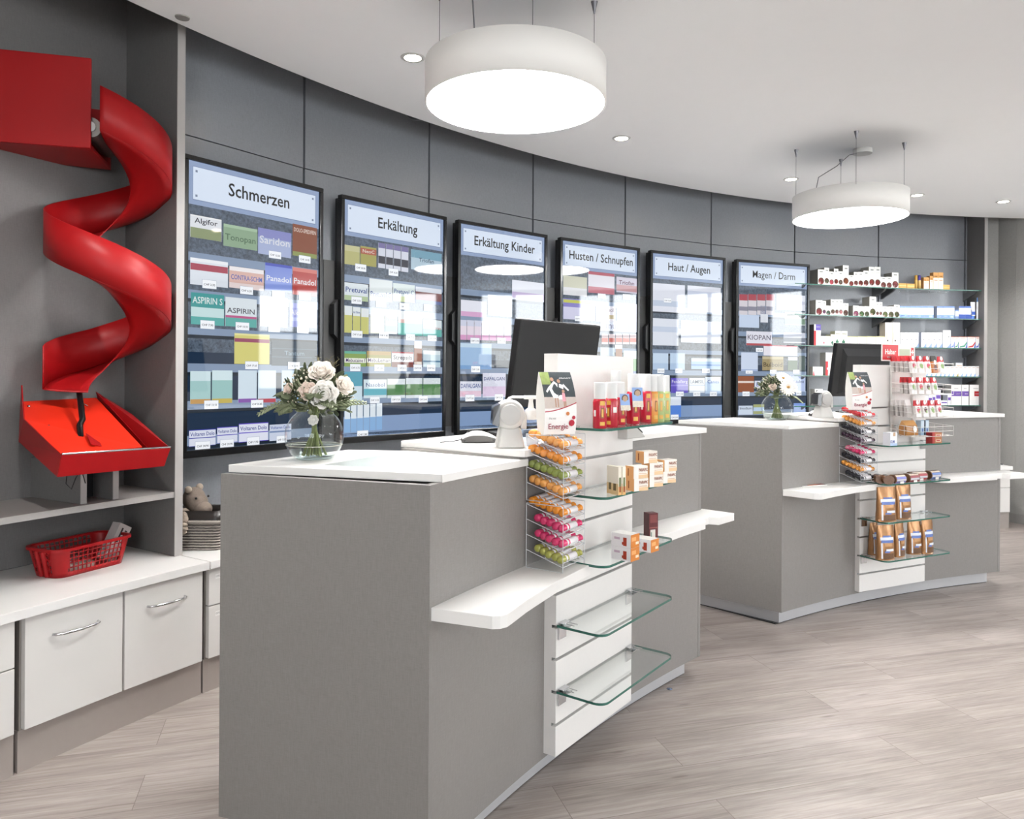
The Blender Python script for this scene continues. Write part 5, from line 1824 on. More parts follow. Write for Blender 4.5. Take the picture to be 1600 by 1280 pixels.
def carton(name, x0, x1, ytop, z, dr, dep, desc, place, cat, grp, front, side, prints=(), zbase=None, face=None, inset=.0006):
    """carton standing with its front on radius dr; widths and heights read off the photo's geometry"""
    y_ = 560
    L, Rr = at_r(x0, y_, dr), at_r(x1, y_, dr)
    a0, a1 = ang_of(L), ang_of(Rr)
    am = (a0 + a1) / 2
    zt = at_r((x0 + x1) / 2, ytop, dr).z
    zb = z if zbase is None else zbase
    h = max(.012, zt - zb)
    w_ = 2 * (R0 + dr) * math.sin(math.radians(abs(a0 - a1) / 2)) * .975
    cols, idx = [mat(side, .5), mat(front, .45)], {}
    m = MB().box((-w_ / 2, 0, 0), (w_ / 2, dep, h), 0)
    m.quad((-w_ / 2, -.0003, 0), (w_ / 2, -.0003, 0), (w_ / 2, -.0003, h), (-w_ / 2, -.0003, h), 1)

    def mi(c):
        if c not in idx:
            idx[c] = len(cols)
            cols.append(mat(c, .5))
        return idx[c]
    for pr in prints:
        kind = pr[0]
        if kind == 'rect':
            _, u0, u1, v0, v1, c = pr
            m.quad(((u0 - .5) * w_, -inset, v0 * h), ((u1 - .5) * w_, -inset, v0 * h), ((u1 - .5) * w_, -inset, v1 * h), ((u0 - .5) * w_, -inset, v1 * h), mi(c))
        elif kind == 'disc':
            _, u, v, r_, c = pr
            rr = r_ * w_
            m.add([((u - .5) * w_ + rr * math.cos(q * math.pi / 6), -inset * 1.3, max(.002, v * h + rr * math.sin(q * math.pi / 6))) for q in range(12)], [tuple(range(12))], mi(c))
        elif kind == 'tri':
            _, pts, c = pr
            m.add([((u - .5) * w_, -inset, v * h) for u, v in pts], [tuple(range(len(pts)))], mi(c))
        elif kind == 'text':
            _, body, u, v, sz, c = pr
            s_ = sz * h
            m.text(body, s_, facing((u - .5) * w_, -inset * 1.6, v * h), mi(c), 'CENTER', .015, min(1.1, w_ * .85 / (text_width(body, .015) * s_)))
    p = P(am, dr, zb)
    o = m.build(name, cols)
    o.location = p
    o.rotation_euler = (0, 0, yaw(am))
    n_ = _count.get(place, 0)
    _count[place] = n_ + 1
    lab = '%s, %s from left, %s' % (desc, ORD[n_], place)
    tag(o, lab, cat, grp)
    return o


def fruit(c, c2='#5a3020'):
    return [('rect', .28, .78, .82, .88, '#7d8380'), ('rect', .15, .85, .70, .715, '#b9bdb8'), ('disc', .52, .25, .46, c2), ('disc', .5, .22, .40, c), ('disc', .36, .12, .18, '#e9c9c4')]


G1 = 'white tea cartons on the wall shelves'
DRW = -.008
sh = [(1277, 1287, 421, '#c8484c'), (1287, 1294.7, 418.4, '#7c8a6a'), (1294.7, 1302, 424.5, '#cc4a5c'), (1302, 1309, 420, '#b83a34'), (1309, 1316, 424, '#8a9a8a'), (1316, 1325.3, 414.7, '#b8602c'), (1325.5, 1333, 430, '#c04c50'), (1333, 1340, 425, '#b04c4c'),
      (1340, 1348, 425, '#b04848'), (1348, 1356.6, 423, '#a83c40'), (1356.6, 1366, 417, '#b0383c'), (1366, 1375, 417, '#b0383c'), (1375, 1384, 432.8, '#8c4444'), (1384, 1392.7, 432.8, '#8c3c3c'), (1392.7, 1403, 426, '#a84c54')]
for x0, x1, yt, c in sh:
    carton('tea_carton', x0, x1, yt, WSZ[0], DRW, .10, 'white carton with a round fruit picture', 'top wall shelf', 'carton', G1, '#e4e6e2', '#8c8a84', fruit(c))
G2 = 'orange cosmetic packs on the top wall shelf'
for x0, x1, yt in ((1403.6, 1416, 442.6), (1416.2, 1428.7, 443.4)):
    carton('flat_pack', x0, x1, yt, WSZ[0], DRW, .05, 'low flat orange pack', 'top wall shelf', 'carton', G2, '#c89a50', '#a87c3c', [('rect', .05, .95, .45, .6, '#e2c084')])


def small_bottle(x, ytop, z, dr, r, cap, body, lab_, name='spray_bottle', grp=None, frac=.62):
    p = at_r(x, 560, dr)
    a = ang_of(p)
    h = at_r(x, ytop, dr).z - z
    t = thing(name, lab_, 'bottle', P(a, dr + r, z), yaw(a), grp)
    MB().lathe([(1e-5, 0), (r, .0), (r, h * frac), (r * .9, h * frac + .002)], 18).build('body', mat(body, .4), t)
    MB().lathe([(r * .92, h * frac), (r * .92, h), (1e-5, h)], 18).build('cap', mat(cap, .4), t)
    return t


_count['top wall shelf'] += 2
small_bottle(1431.9, 430, WSZ[0], DRW, .0128, '#b98f3a', '#c8a45a', 'slim gold spray bottle with gold cap on the top wall shelf')
small_bottle(1437.3, 430, WSZ[0], DRW, .0125, '#4a3c90', '#d0b070', 'slim gold spray bottle with purple cap on the top wall shelf')
for x0, x1, yt in ((1442.6, 1446.7, 433.5), (1446.7, 1450.8, 433.5), (1452, 1457, 431), (1457.5, 1465.2, 425.8), (1465.4, 1473, 425.8)):
    carton('cosmetic_carton', x0, x1, yt, WSZ[0], DRW, .045, 'white carton with orange top', 'top wall shelf', 'carton', G2, '#e6dccd', '#b9874a', [('rect', 0, 1, .68, 1, '#d09a58'), ('rect', .2, .8, .74, .80, '#8a5a28'), ('rect', .15, .85, .52, .56, '#a87c58')])
carton('flat_pack', 1473, 1483.3, 445, WSZ[0], DRW, .05, 'low flat orange pack', 'top wall shelf', 'carton', G2, '#d0a458', '#a87c3c', [('rect', .05, .95, .45, .6, '#e2c084')])

sh = [(1274, 1284.4, 469, '#8c2c34'), (1284.4, 1290, 470.4, '#8a4a80'), (1290, 1297.3, 477.7, '#3c7060'), (1297.3, 1304, 468, '#c87c80'), (1304, 1310, 468, '#c87c80'), (1310, 1316.4, 468, '#c87c80'), (1316.4, 1325, 474, '#a85a5c'), (1332.3, 1341.4, 477.7, '#a04c74'),
      (1341.4, 1350, 478.7, '#5a8a50'), (1350, 1358, 478.7, '#4a7a48'), (1358, 1368, 463.7, '#7c8a4c'), (1368, 1373, 472, '#a86a68'), (1373, 1378, 472, '#a86a68'), (1378, 1387, 479, '#6c7c48'), (1387, 1396.3, 479, '#7c8c50'), (1396.3, 1405, 476.6, '#6a8048')]
for x0, x1, yt, c in sh:
    carton('tea_carton', x0, x1, yt, WSZ[1], DRW, .09, 'white carton with a round plant picture', 'second wall shelf', 'carton', G1, '#e4e6e2', '#8c8a84', fruit(c, '#4a4030'))
G3 = 'blue-and-white cartons on the second wall shelf'
bs = [1405.2, 1413.4, 1423, 1431.2, 1440.5, 1449.3, 1458.4]
bl = [('rect', 0, 1, .86, 1, '#7c98d0'), ('rect', 0, 1, 0, .30, '#8aa8dc'), ('rect', .2, .8, .52, .56, '#a8b4cc'), ('rect', .25, .75, .08, .22, '#c4d4f0')]
for a, b in list(zip(bs[:-1], bs[1:])) + [(1463.5, 1473), (1473, 1482.3), (1482.3, 1491), (1492, 1497.2), (1497.8, 1507.6), (1507.6, 1516.8)]:
    small = b - a < 6
    carton('blue_carton', a, b, 484.6 if small else 478.6, WSZ[1], DRW, .06, 'white carton with blue bands' if not small else 'very small white and blue carton', 'second wall shelf', 'carton', G3, '#e4e8f0', '#9aa6bc', bl if b < 1500 else [('rect', 0, 1, .86, 1, '#5a78c0'), ('rect', 0, 1, 0, .36, '#3c58a8')])
p = at_r(1521.8, 560, DRW)
t = thing('cream_tube', 'white squeeze tube on a blue cap, right end of second wall shelf', 'tube', P(ang_of(p), .012, WSZ[1]), yaw(ang_of(p)))
MB().lathe([(.014, 0), (.014, .03), (1e-5, .03)], 16).build('cap', mat('#5a82d0', .4), t)
MB().hexa([(-.014, -.014, .03), (.014, -.014, .03), (.014, .014, .03), (-.014, .014, .03)], [(-.022, -.002, .155), (.022, -.002, .155), (.022, .002, .155), (-.022, .002, .155)]).build('tube_body', mat('#e4e6ea', .4), t, bevel=.002)
MB().hexa([(-.0165, -.0136, .04), (.0165, -.0136, .04), (.0165, -.0133, .04), (-.0165, -.0133, .04)], [(-.019, -.0084, .085), (.019, -.0084, .085), (.019, -.0080, .085), (-.019, -.0080, .085)]).build('blue_print', mat('#3c5cb0', .4), t)
p = at_r(1532.5, 560, DRW)
t = thing('lotion_bottle', 'tall white lotion bottle with blue cap, rightmost on second wall shelf', 'bottle', P(ang_of(p), .018, WSZ[1]), yaw(ang_of(p)))
MB().prism([(.026 * math.cos(a * .3927), .016 * math.sin(a * .3927)) for a in range(16)], 0, .158).build('body', mat('#e6e8ea', .4), t, bevel=.003)
MB().lathe([(.019, .158), (.019, .196), (1e-5, .196)], 18).build('cap', mat('#6c9ad8', .4), t)
MB().box((-.013, -.0172, .02), (.013, -.0160, .085)).build('print', mat('#3c62b8', .4), t)

G4 = 'cartons on the third wall shelf'
pl3 = 'third wall shelf'
carton('medicine_carton', 1271.5, 1282.3, 507, WSZ[2], DRW, .07, 'white carton with purple top and red stripe', pl3, 'carton', G4, '#e6e2e8', '#3c3c40', [('rect', .25, 1, .72, 1, '#5a4aa0'), ('rect', 0, .3, 0, .7, '#cc2a30'), ('rect', .35, .9, .86, .9, '#e6e2f0')])
carton('medicine_carton', 1282.5, 1297.6, 525.3, WSZ[2], DRW, .06, 'low white carton with a small red swirl', pl3, 'carton', G4, '#e6e6de', '#b8b49c', [('disc', .3, .3, .10, '#c06a78'), ('rect', .5, .9, .6, .66, '#b4b4ac')])
for x0, x1, yt in ((1297.9, 1304.3, 522.7), (1304.5, 1314.2, 517.5), (1314.4, 1324, 517.5)):
    carton('medicine_carton', x0, x1, yt, WSZ[2], DRW, .06, 'white carton with a dark green leaf', pl3, 'carton', G4, '#e6e8dc', '#a8a890', [('rect', .25, .45, .05, .45, '#2c6a50'), ('rect', .1, .6, .2, .36, '#2c6a50'), ('rect', .1, .9, .78, .84, '#8a8c78')])
for x0, x1 in ((1324.2, 1339), (1339.2, 1354.4), (1354.6, 1368.3), (1368.5, 1382.6)):
    carton('medicine_carton', x0, x1, 525.5, WSZ[2], DRW, .06, 'low white carton with a pale swirl', pl3, 'carton', G4, '#e8e6de', '#b8b498', [('disc', .25, .35, .10, '#c8bcc4'), ('rect', 0, 1, .9, 1, '#b8b48c')])
for x0, x1 in ((1382.8, 1394.2), (1394.4, 1406)):
    carton('medicine_carton', x0, x1, 504, WSZ[2], DRW, .07, 'tall cream carton with a black dot', pl3, 'carton', G4, '#ece4d8', '#b8b0a0', [('disc', .35, .26, .11, '#4a3a34'), ('rect', .2, .8, .66, .68, '#c8b8a0'), ('rect', .1, .25, .3, .6, '#dcc0a4')])
bs = [1406.4, 1413.5, 1420.6, 1428, 1435.2, 1439.2, 1447.4, 1455.6, 1463.8, 1472.2]
for i, (a, b) in enumerate(zip(bs[:-1], bs[1:])):
    if b - a < 5:
        continue
    carton('medicine_carton', a, b, 519.6, WSZ[2], DRW, .06, 'white carton with a blue lower corner', pl3, 'carton', G4, '#e6e6ea', '#a8b0c0', [('tri', [(.35, 0), (1, 0), (1, .3)], '#8aa4dc'), ('rect', .35, .6, .5, .55, '#6a6a78')])
carton('medicine_carton', 1473, 1485.4, 516, WSZ[2], DRW, .06, 'taller white carton with a dark dot', pl3, 'carton', G4, '#e6e6e6', '#b4b8bc', [('disc', .75, .62, .06, '#4a4a54'), ('tri', [(.5, 0), (1, 0), (1, .25)], '#90a8dc')])
for x0, x1, c in ((1485.6, 1491.6, '#6a8adc'), (1491.7, 1497.7, '#5a9a78'), (1497.8, 1511, '#4a9a80'), (1511.2, 1524, '#c03c3c'), (1524.2, 1530.4, '#4a62c0'), (1530.6, 1537.4, '#5a62b8')):
    carton('medicine_carton', x0, x1, 526.4, WSZ[2], DRW, .06, 'low white carton with a curved colour stripe', pl3, 'carton', G4, '#e6e6e6', '#5a68a8', [('tri', [(.1, .04), (.7, .10), (1, .45), (1, .60), (.62, .24), (.1, .14)], c), ('tri', [(.8, 0), (1, 0), (1, .5)], '#4a6ac0'), ('rect', .2, .8, .84, .88, '#c87a60'), ('rect', 0, 1, .95, 1, '#d88a74')])

G5 = 'cartons on the fourth wall shelf'
pl4 = 'fourth wall shelf'
carton('medicine_carton', 1270, 1286, 573.2, WSZ[3], DRW, .07, 'low white carton with a pink triangle', pl4, 'carton', G5, '#e6e2de', '#9c9a94', [('tri', [(0, 0), (.2, .0), (.08, .6)], '#d8505c'), ('rect', .3, .9, .5, .56, '#d8a8ac')])
carton('medicine_carton', 1290, 1302, 551, WSZ[3], DRW, .07, 'tall white carton with red side stripe', pl4, 'carton', G5, '#e8e6e2', '#8c8c88', [('rect', 0, .32, 0, .62, '#c82c34'), ('disc', .3, .3, .14, '#eae0e0'), ('rect', .3, .8, .72, .76, '#b4b8c0')])
_count[pl4] = 2
bs = [1442.4, 1449.6, 1456.7, 1463.8, 1471, 1477.4, 1484, 1491.1, 1497.7, 1504.2, 1511.3, 1517.9, 1524.5, 1531, 1537.6]
for i, (a, b) in enumerate(zip(bs[:-1], bs[1:])):
    carton('medicine_carton', a, b, 572.3, WSZ[3], DRW, .045, 'low white carton with a small blue corner', 'front row by candy rack', 'carton', G5, '#e6e6e6', '#8c98b8', [('tri', [(.5, 0), (1, 0), (1, .32)], '#8aaee0' if i != 7 else '#b0a04c'), ('rect', .2, .85, .84, .89, '#c4a8a0')])
for x0, x1, yt, d in ((1459, 1471, 566, 'plain white carton'), (1493.3, 1504.2, 567, 'white carton with orange print')):
    carton('medicine_carton', x0, x1, yt, WSZ[3], .045, .05, d, 'back row by candy rack', 'carton', G5, '#e4e4e2', '#b8b8b4', [('rect', .1, .9, .55, .8, '#e0b090' if x0 > 1480 else '#d4d8dc')])
G6 = 'cartons on the lowest wall shelf'
pl5 = 'lowest wall shelf'
carton('medicine_carton', 1273.6, 1286, 608, WSZ[4], DRW, .06, 'white carton beside the far scanner', pl5, 'carton', G6, '#e6e6e4', '#a8a8a4', [('rect', .1, .35, .82, .92, '#4a4a4c')])
pl5 = 'lowest shelf beyond candy rack'
for x0, x1, yt, v in ((1445, 1450.8, 618, 0), (1451, 1456.8, 616, 1), (1457, 1462, 614, 1), (1462.2, 1470.4, 609.5, 1), (1470.6, 1480.6, 626, 1), (1481, 1486.2, 615, 1)):
    carton('medicine_carton', x0, x1, yt, WSZ[4], DRW, .06, 'white carton with purple label' if v else 'slim white carton', pl5, 'carton', G6, '#e4e4e8', '#b0b4c0', [('rect', .1, .95, .42, .66, '#6a4aa8')] if v else [('rect', 0, .2, 0, 1, '#b8c8dc')])
for x0, x1, c in ((1486.4, 1502.6, '#6a4aa0'), (1502.8, 1514, '#6a4aa0'), (1515, 1535, '#a81c24')):
    carton('medicine_carton', x0, x1, 601.3, WSZ[4], DRW, .09, 'large white carton with %s label' % ('purple' if c != '#a81c24' else 'red'), pl5, 'carton', G6, '#e2e0de', '#a8a6a2', [('rect', .38 if c == '#a81c24' else .05, 1, .44, .68, c), ('rect', .45, .9, .53, .57, '#d8d0dc'), ('rect', .3, .7, .8, .83, '#9a9a9c')])

# ================================================================ GOODS ON THE NEAR TOWER
def curved(m, r, a0, a1, z0, z1, mi, n=6):
    vs = []
    for i in range(n + 1):
        a = math.radians(a0 + (a1 - a0) * i / n)
        vs += [(r * math.sin(a), -r * math.cos(a), z0), (r * math.sin(a), -r * math.cos(a), z1)]
    m.add(vs, [(2 * i, 2 * i + 2, 2 * i + 3, 2 * i + 1) for i in range(n)], mi, True)


SZ = SHELF_Z
CAPW = mat('#d2d2d1', .4)


def sun_bottle(x, y, dr, h, r, col, lab_, tagc=False, rot=0):
    p = at_r(x, y, dr)
    p = Vector((p.x, p.y, SZ[4]))
    t = thing('spray_bottle', lab_, 'bottle', p, math.radians(20 + rot), 'spray bottles on the near tower')
    hb = h * .66
    MB().lathe([(1e-5, 0), (r * .94, 0), (r, .003), (r, hb - .012), (r * .86, hb - .003), (r * .6, hb)], 28).build('can', mat(col, .25, 0, .6), t)
    MB().lathe([(r * .84, hb - .004), (r * .82, h - .002), (r * .78, h), (1e-5, h)], 28).build('cap', CAPW, t)
    m = MB()
    gold, dk = 0, 1
    for a0 in (-25, 100):
        curved(m, r + .0004, a0, a0 + 42, hb * .76, hb * .90, 0)
        curved(m, r + .0004, a0, a0 + 42, hb * .10, hb * .22, 0)
        curved(m, r + .0004, a0 + 6, a0 + 36, hb * .34, hb * .68, 1)
        curved(m, r + .0006, a0 + 14, a0 + 28, hb * .38, hb * .64, 0)
    curved(m, r + .0005, 38, 72, hb * .50, hb * .68, 2)
    curved(m, r + .0005, -80, -60, hb * .40, hb * .60, 2)
    m.build('printed_label', [mat('#d8a848', .35), mat('#8a4a1c' if col != '#a8b878' else '#b89a58', .4), mat('#e8e6e2', .4)], t)
    if tagc:
        g = MB()
        g.quad((-.020, -r - .012, hb * .52), (.020, -r - .012, hb * .52), (.020, -r - .004, hb * 1.10), (-.020, -r - .004, hb * 1.10), 0)
        g.quad((-.020, -r - .0125, hb * .52), (.020, -r - .0125, hb * .52), (.020, -r - .0102, hb * .70), (-.020, -r - .0102, hb * .70), 1)
        g.add([(.0135 * math.cos(q * .5236), -r - .0065 - .0006, hb * .93 + .0135 * math.sin(q * .5236)) for q in range(12)], [tuple(range(12))], 2)
        g.add([(.010 * math.cos(q * .5236), -r - .0078, hb * .93 + .010 * math.sin(q * .5236)) for q in range(12)], [tuple(range(12))], 3)
        g.build('neck_tag', [mat('#8aa8d8', .4), mat('#d8cfc0', .5, noise=.3, nscale=150), mat('#5a4638', .4), mat('#b89c80', .4)], t, solid=.0005)
    return t


RDB = '#b3142c'
sun_bottle(937, 672, -1.895, .142, .0215, RDB, 'short red spray bottle, leftmost on the topmost near tower shelf')
sun_bottle(955, 672, -1.900, .142, .0215, RDB, 'short red spray bottle, second from the left at the front of its shelf', rot=-50)
sun_bottle(968, 668, -1.865, .142, .0205, RDB, 'short red spray bottle with a blue neck tag behind the front pair', True, rot=10)
sun_bottle(962, 664, -1.815, .180, .0215, RDB, 'tall red spray bottle at the back behind the short red ones')
sun_bottle(989, 662, -1.880, .170, .0225, RDB, 'tall red spray bottle with a round-badge picture tag', True)
sun_bottle(1002, 661, -1.845, .170, .0215, RDB, 'tall red spray bottle beside the picture-tagged one', rot=20)
sun_bottle(1009, 658, -1.875, .170, .0200, RDB, 'tall red spray bottle next to the orange one')
sun_bottle(1019, 657, -1.885, .168, .0205, '#dc9444', 'tall orange spray bottle on the topmost near tower shelf', rot=15)
sun_bottle(1029, 656, -1.895, .168, .0205, '#a8b878', 'tall pale green spray bottle beside the orange one')
sun_bottle(1039, 655, -1.875, .165, .0195, '#a8b878', 'tall pale green spray bottle, rightmost on the topmost near tower shelf')


def pack(name, p, rz, w_, d_, h_, lab_, cat, grp, cols, prints, group_mats=None):
    """carton with its own front (-y) and left (-x) prints"""
    m = MB().box((-w_ / 2, -d_ / 2, 0), (w_ / 2, d_ / 2, h_), 0)
    mats, idx = [mat(cols, .45)], {}

    def mi(c):
        if c not in idx:
            idx[c] = len(mats)
            mats.append(mat(c, .45))
        return idx[c]
    e = .0004
    for pr in prints:
        f_ = pr[0]
        if pr[1] == 'text':
            _, _, body, u, v, sz, c = pr
            s_ = sz * h_
            L_ = w_ if f_ in 'FB' else d_
            wd = min(1.2, L_ * .62 / (text_width(body, .02) * s_))
            if f_ == 'F':
                m.text(body, s_, facing((u - .5) * w_, -d_ / 2 - e * 2.2, v * h_), mi(c), 'CENTER', .02, wd)
            else:
                m.text(body, s_, Matrix.Translation((-w_ / 2 - e * 2.2, (.5 - u) * d_, v * h_)) @ Matrix.Rotation(math.radians(-90), 4, 'Z') @ Matrix.Rotation(math.radians(90), 4, 'X'), mi(c), 'CENTER', .02, wd)
            continue
        _, u0, u1, v0, v1, c = pr[:6]
        k = e * (pr[6] if len(pr) > 6 else 1)
        if f_ == 'F':
            q = [((u - .5) * w_, -d_ / 2 - k, v * h_) for u, v in ((u0, v0), (u1, v0), (u1, v1), (u0, v1))]
        elif f_ == 'L':
            q = [(-w_ / 2 - k, (.5 - u) * d_, v * h_) for u, v in ((u0, v0), (u1, v0), (u1, v1), (u0, v1))]
        else:
            q = [((u - .5) * w_, (v - .5) * d_, h_ + k) for u, v in ((u0, v0), (u1, v0), (u1, v1), (u0, v1))]
        m.quad(*q, mi(c))
    o = m.build(name, mats)
    o.location = p
    o.rotation_euler = (0, 0, rz)
    return tag(o, lab_, cat, grp)


# salve cartons on the second-highest shelf
zs = SZ[3]
rzs = math.radians(33)
pp = [('L', 0, 1, 0, 1, '#dfa46a'), ('L', .30, .42, .2, .8, '#8a4418', 2), ('F', 0, .34, 0, 1, '#ece8e2'), ('F', .34, 1, 0, .30, '#e6c49a'), ('F', .36, .92, .36, .40, '#c89868'), ('F', 'text', 'PARAPIC', .66, .68, .34, '#8a3c14')]
col_px = [(991, 767.5), (1015, 761), (1036, 755)]
hgt = .0400
sal = [(0, 0), (0, 1), (1, 0), (1, 1), (1, 2), (2, 0), (2, 1)]
nm_ = {(0, 0): 'bottom of the left stack', (0, 1): 'top of the left stack', (1, 0): 'bottom of the middle stack', (1, 1): 'second in the middle stack', (1, 2): 'topmost, crowning the middle stack', (2, 0): 'bottom of the right stack', (2, 1): 'top of the right stack'}
for c, r in sal:
    b = at_z(*col_px[c], zs)
    b += Vector((.012, .018, 0))
    dx = {(1, 2): -.022, (2, 1): .004, (0, 1): -.002}.get((c, r), 0)
    pack('salve_carton', b + Vector((dx, dx * .6, .0005 + r * (hgt + .0004))), rzs + random.uniform(-.03, .03), .060, .040, hgt, 'cream salve carton with brown lettering, %s on the near tower' % nm_[(c, r)], 'carton', 'salve cartons on the near tower', '#ebe4da', pp)
for i, (x, y) in enumerate(((956.5, 771.5), (963.5, 773.5), (970, 773))):
    b = at_z(x, y, zs) + Vector((0, .008, 0))
    pack('slim_carton', b, math.radians(40), .014, .030, .088, 'slim upright cream carton left of the salve stacks, %s from the left' % ORD[i], 'carton', 'slim cartons on the near tower', '#e9e2d2',
         [('F', .0, 1, 0, .3, '#e0b070'), ('F', .2, .8, .30, .62, '#5c6a3a' if i else '#8a7848'), ('F', .25, .75, .1, .3, '#8a3c14', 2), ('L', 0, 1, 0, .4, '#dcc090'), ('L', .3, .7, .15, .4, '#6a5a38', 2)])
# white and orange cartons on the middle shelf
zs = SZ[2]
pp = [('L', 0, 1, 0, 1, '#ece9ea'), ('L', .62, .80, .12, .75, '#a83820', 2), ('L', .56, .70, .2, .4, '#a83820', 3), ('L', .15, .45, .55, .72, '#c8b0c0', 2), ('F', 0, 1, 0, 1, '#cf7c2c'), ('F', .1, .6, .5, .8, '#e6a868', 2), ('F', .55, .9, .2, .4, '#f0dcc0', 2)]
for i, (x, y, r, lb_) in enumerate(((968, 875, 0, 'lower of the left pair'), (968, 875, 1, 'upper of the left pair'), (1000, 861, 0, 'single one beside the brown carton'))):
    b = at_z(x, y, zs) + Vector((.02, .012, 0))
    pack('ointment_carton', b + Vector((0, 0, .0005 + r * .0422)), math.radians(48), .050, .072, .0415, 'white and orange ointment carton on the near tower, %s' % lb_, 'carton', 'ointment cartons on the near tower', '#ece8e6', pp)
b = at_z(1018, 851, zs) + Vector((.0, .015, 0))
pack('brown_carton', b, math.radians(22), .036, .034, .108, 'tall dark brown carton standing on the near tower shelf', 'carton', None, '#5a1c20',
     [('F', .12, .88, .70, .95, '#7a3a38'), ('F', .15, .7, .12, .48, '#d8d4cc'), ('F', .2, .3, .2, .4, '#6a8a78', 2), ('L', 0, 1, 0, 1, '#4a1a1e'), ('F', .05, .95, .52, .56, '#8a4a44')])

# ================================================================ GOODS ON THE FAR TOWER
TMr = math.atan2(TM2[1][0], TM2[0][0])


def tl2(x, y, z):
    return TM2 @ Vector((x, y, z))


hw = HW2
xl, xr = -.22 * hw, .98 * hw
rk = thing('wire_candy_rack', 'white wire rack with candy baskets and red header sign on far tower', 'rack', tl2(0, -.012, .95), TMr)
WIRE = mat('#d9d6d2', .4)
m = MB()
for x in (xl + .03, xr - .12):
    m.box((x - .012, -.006, -.02), (x + .012, .004, .44))
m.build('upright', WIRE, rk)
BZ = [.375, .255, .125, .02]
for k, z in enumerate(BZ):
    m = MB()
    dpt = .155
    zf = z - .0
    for q in range(9):
        y = -.008 - dpt * q / 8
        m.tube([(xl, y, z + .012 * (1 - q / 8)), (xr, y, z + .012 * (1 - q / 8))], .0013, 4)
    for q in range(12):
        x = xl + (xr - xl) * q / 11
        m.tube([(x, -.008, z + .012), (x, -.008 - dpt, z)], .0013, 4)
    for hz in (.028, .055):
        m.tube([(xl, -.008, z + hz + .012), (xl, -.008 - dpt, z + hz), (xr, -.008 - dpt, z + hz), (xr, -.008, z + hz + .012)], .0016, 5)
    for x in (xl, xr):
        for y in (-.05, -.10, -.008 - dpt):
            m.tube([(x, y, z + .002), (x, y, z + .058)], .0013, 4)
    m.build('basket', WIRE, rk)
XO = .035
sg = MB().box((xl - .03 - XO, -.004, .445), (xr - .08 - XO, .002, .545)).build('header_sign', mat('#e8e4de', .4), rk, bevel=.003)
m = MB()
m.quad((xl - .024, -.0046, .452), (xl + .5 * (xr - xl) - .06, -.0046, .452), (xl + .5 * (xr - xl) - .06, -.0046, .538), (xl - .024, -.0046, .538), 0)
m.quad((xr - .115, -.0046, .47), (xr - .092, -.0046, .47), (xr - .092, -.0046, .525), (xr - .115, -.0046, .525), 0)
m.quad((xl + .5 * (xr - xl) - .05, -.0046, .475), (xr - .125, -.0046, .475), (xr - .125, -.0046, .515), (xl + .5 * (xr - xl) - .05, -.0046, .515), 2)
hx = (xl - .024 + xl + .5 * (xr - xl) - .06) / 2
m.text('Halter', .040, facing(hx, -.0052, .497), 1, 'CENTER', .02, .9)
m.text('BONBONS', .013, facing(hx, -.0052, .466), 1, 'CENTER', .0, .9)
m.text('+', .05, facing(xr - .1035, -.0052, .496), 1, 'CENTER', .02)
for v_ in m.v:
    v_.x -= XO
m.build('sign_print', [mat('#c8242c', .4), mat('#f4f0ea', .4), mat('#b4c0a4', .4)], sg)


def pouch(loc, rz, lean, w_, h_, d_, body, top, spot, lab_, grp, name='candy_pouch', cat='pouch'):
    m = MB()
    n_ = 7
    vs, fs = [], []
    for i in range(n_):
        v = i / (n_ - 1)
        th_ = d_ * max(.08, math.sin(math.pi * (.18 + .80 * (1 - v) ** .8 * .62)) if v > 0 else .8) * (1 - v ** 4)
        ww = w_ * (1 - .05 * math.sin(math.pi * v))
        vs += [(-ww / 2, -th_ / 2 - .0006, v * h_), (ww / 2, -th_ / 2 - .0006, v * h_), (ww / 2, th_ / 2 + .0006, v * h_), (-ww / 2, th_ / 2 + .0006, v * h_)]
    for i in range(n_ - 1):
        for k in range(4):
            fs.append((i * 4 + k, i * 4 + (k + 1) % 4, i * 4 + 4 + (k + 1) % 4, i * 4 + 4 + k))
    m.add(vs, fs, 0)
    m.mi[-len(fs):] = [1 if f_ >= (n_ - 3) * 4 else 0 for f_ in range(len(fs))]
    m.add([vs[0], vs[1], vs[2], vs[3]], [(3, 2, 1, 0)], 0)
    m.add(vs[-4:], [(0, 1, 2, 3)], 1)
    if spot:
        for (u, v, r_, c) in spot:
            m.add([((u - .5) * w_ + r_ * math.cos(q * .7854), -d_ / 2 - .002, v * h_ + r_ * math.sin(q * .7854) * 1.2) for q in range(8)], [tuple(range(8))], c)
    o = m.build(name, [body, top, mat('#c8344c', .4), mat('#8aa860', .4), mat('#f4efe9', .4), mat('#5a2c24', .4)])
    o.location = loc
    o.rotation_euler = (lean, 0, rz)
    return tag(o, lab_, cat, grp)


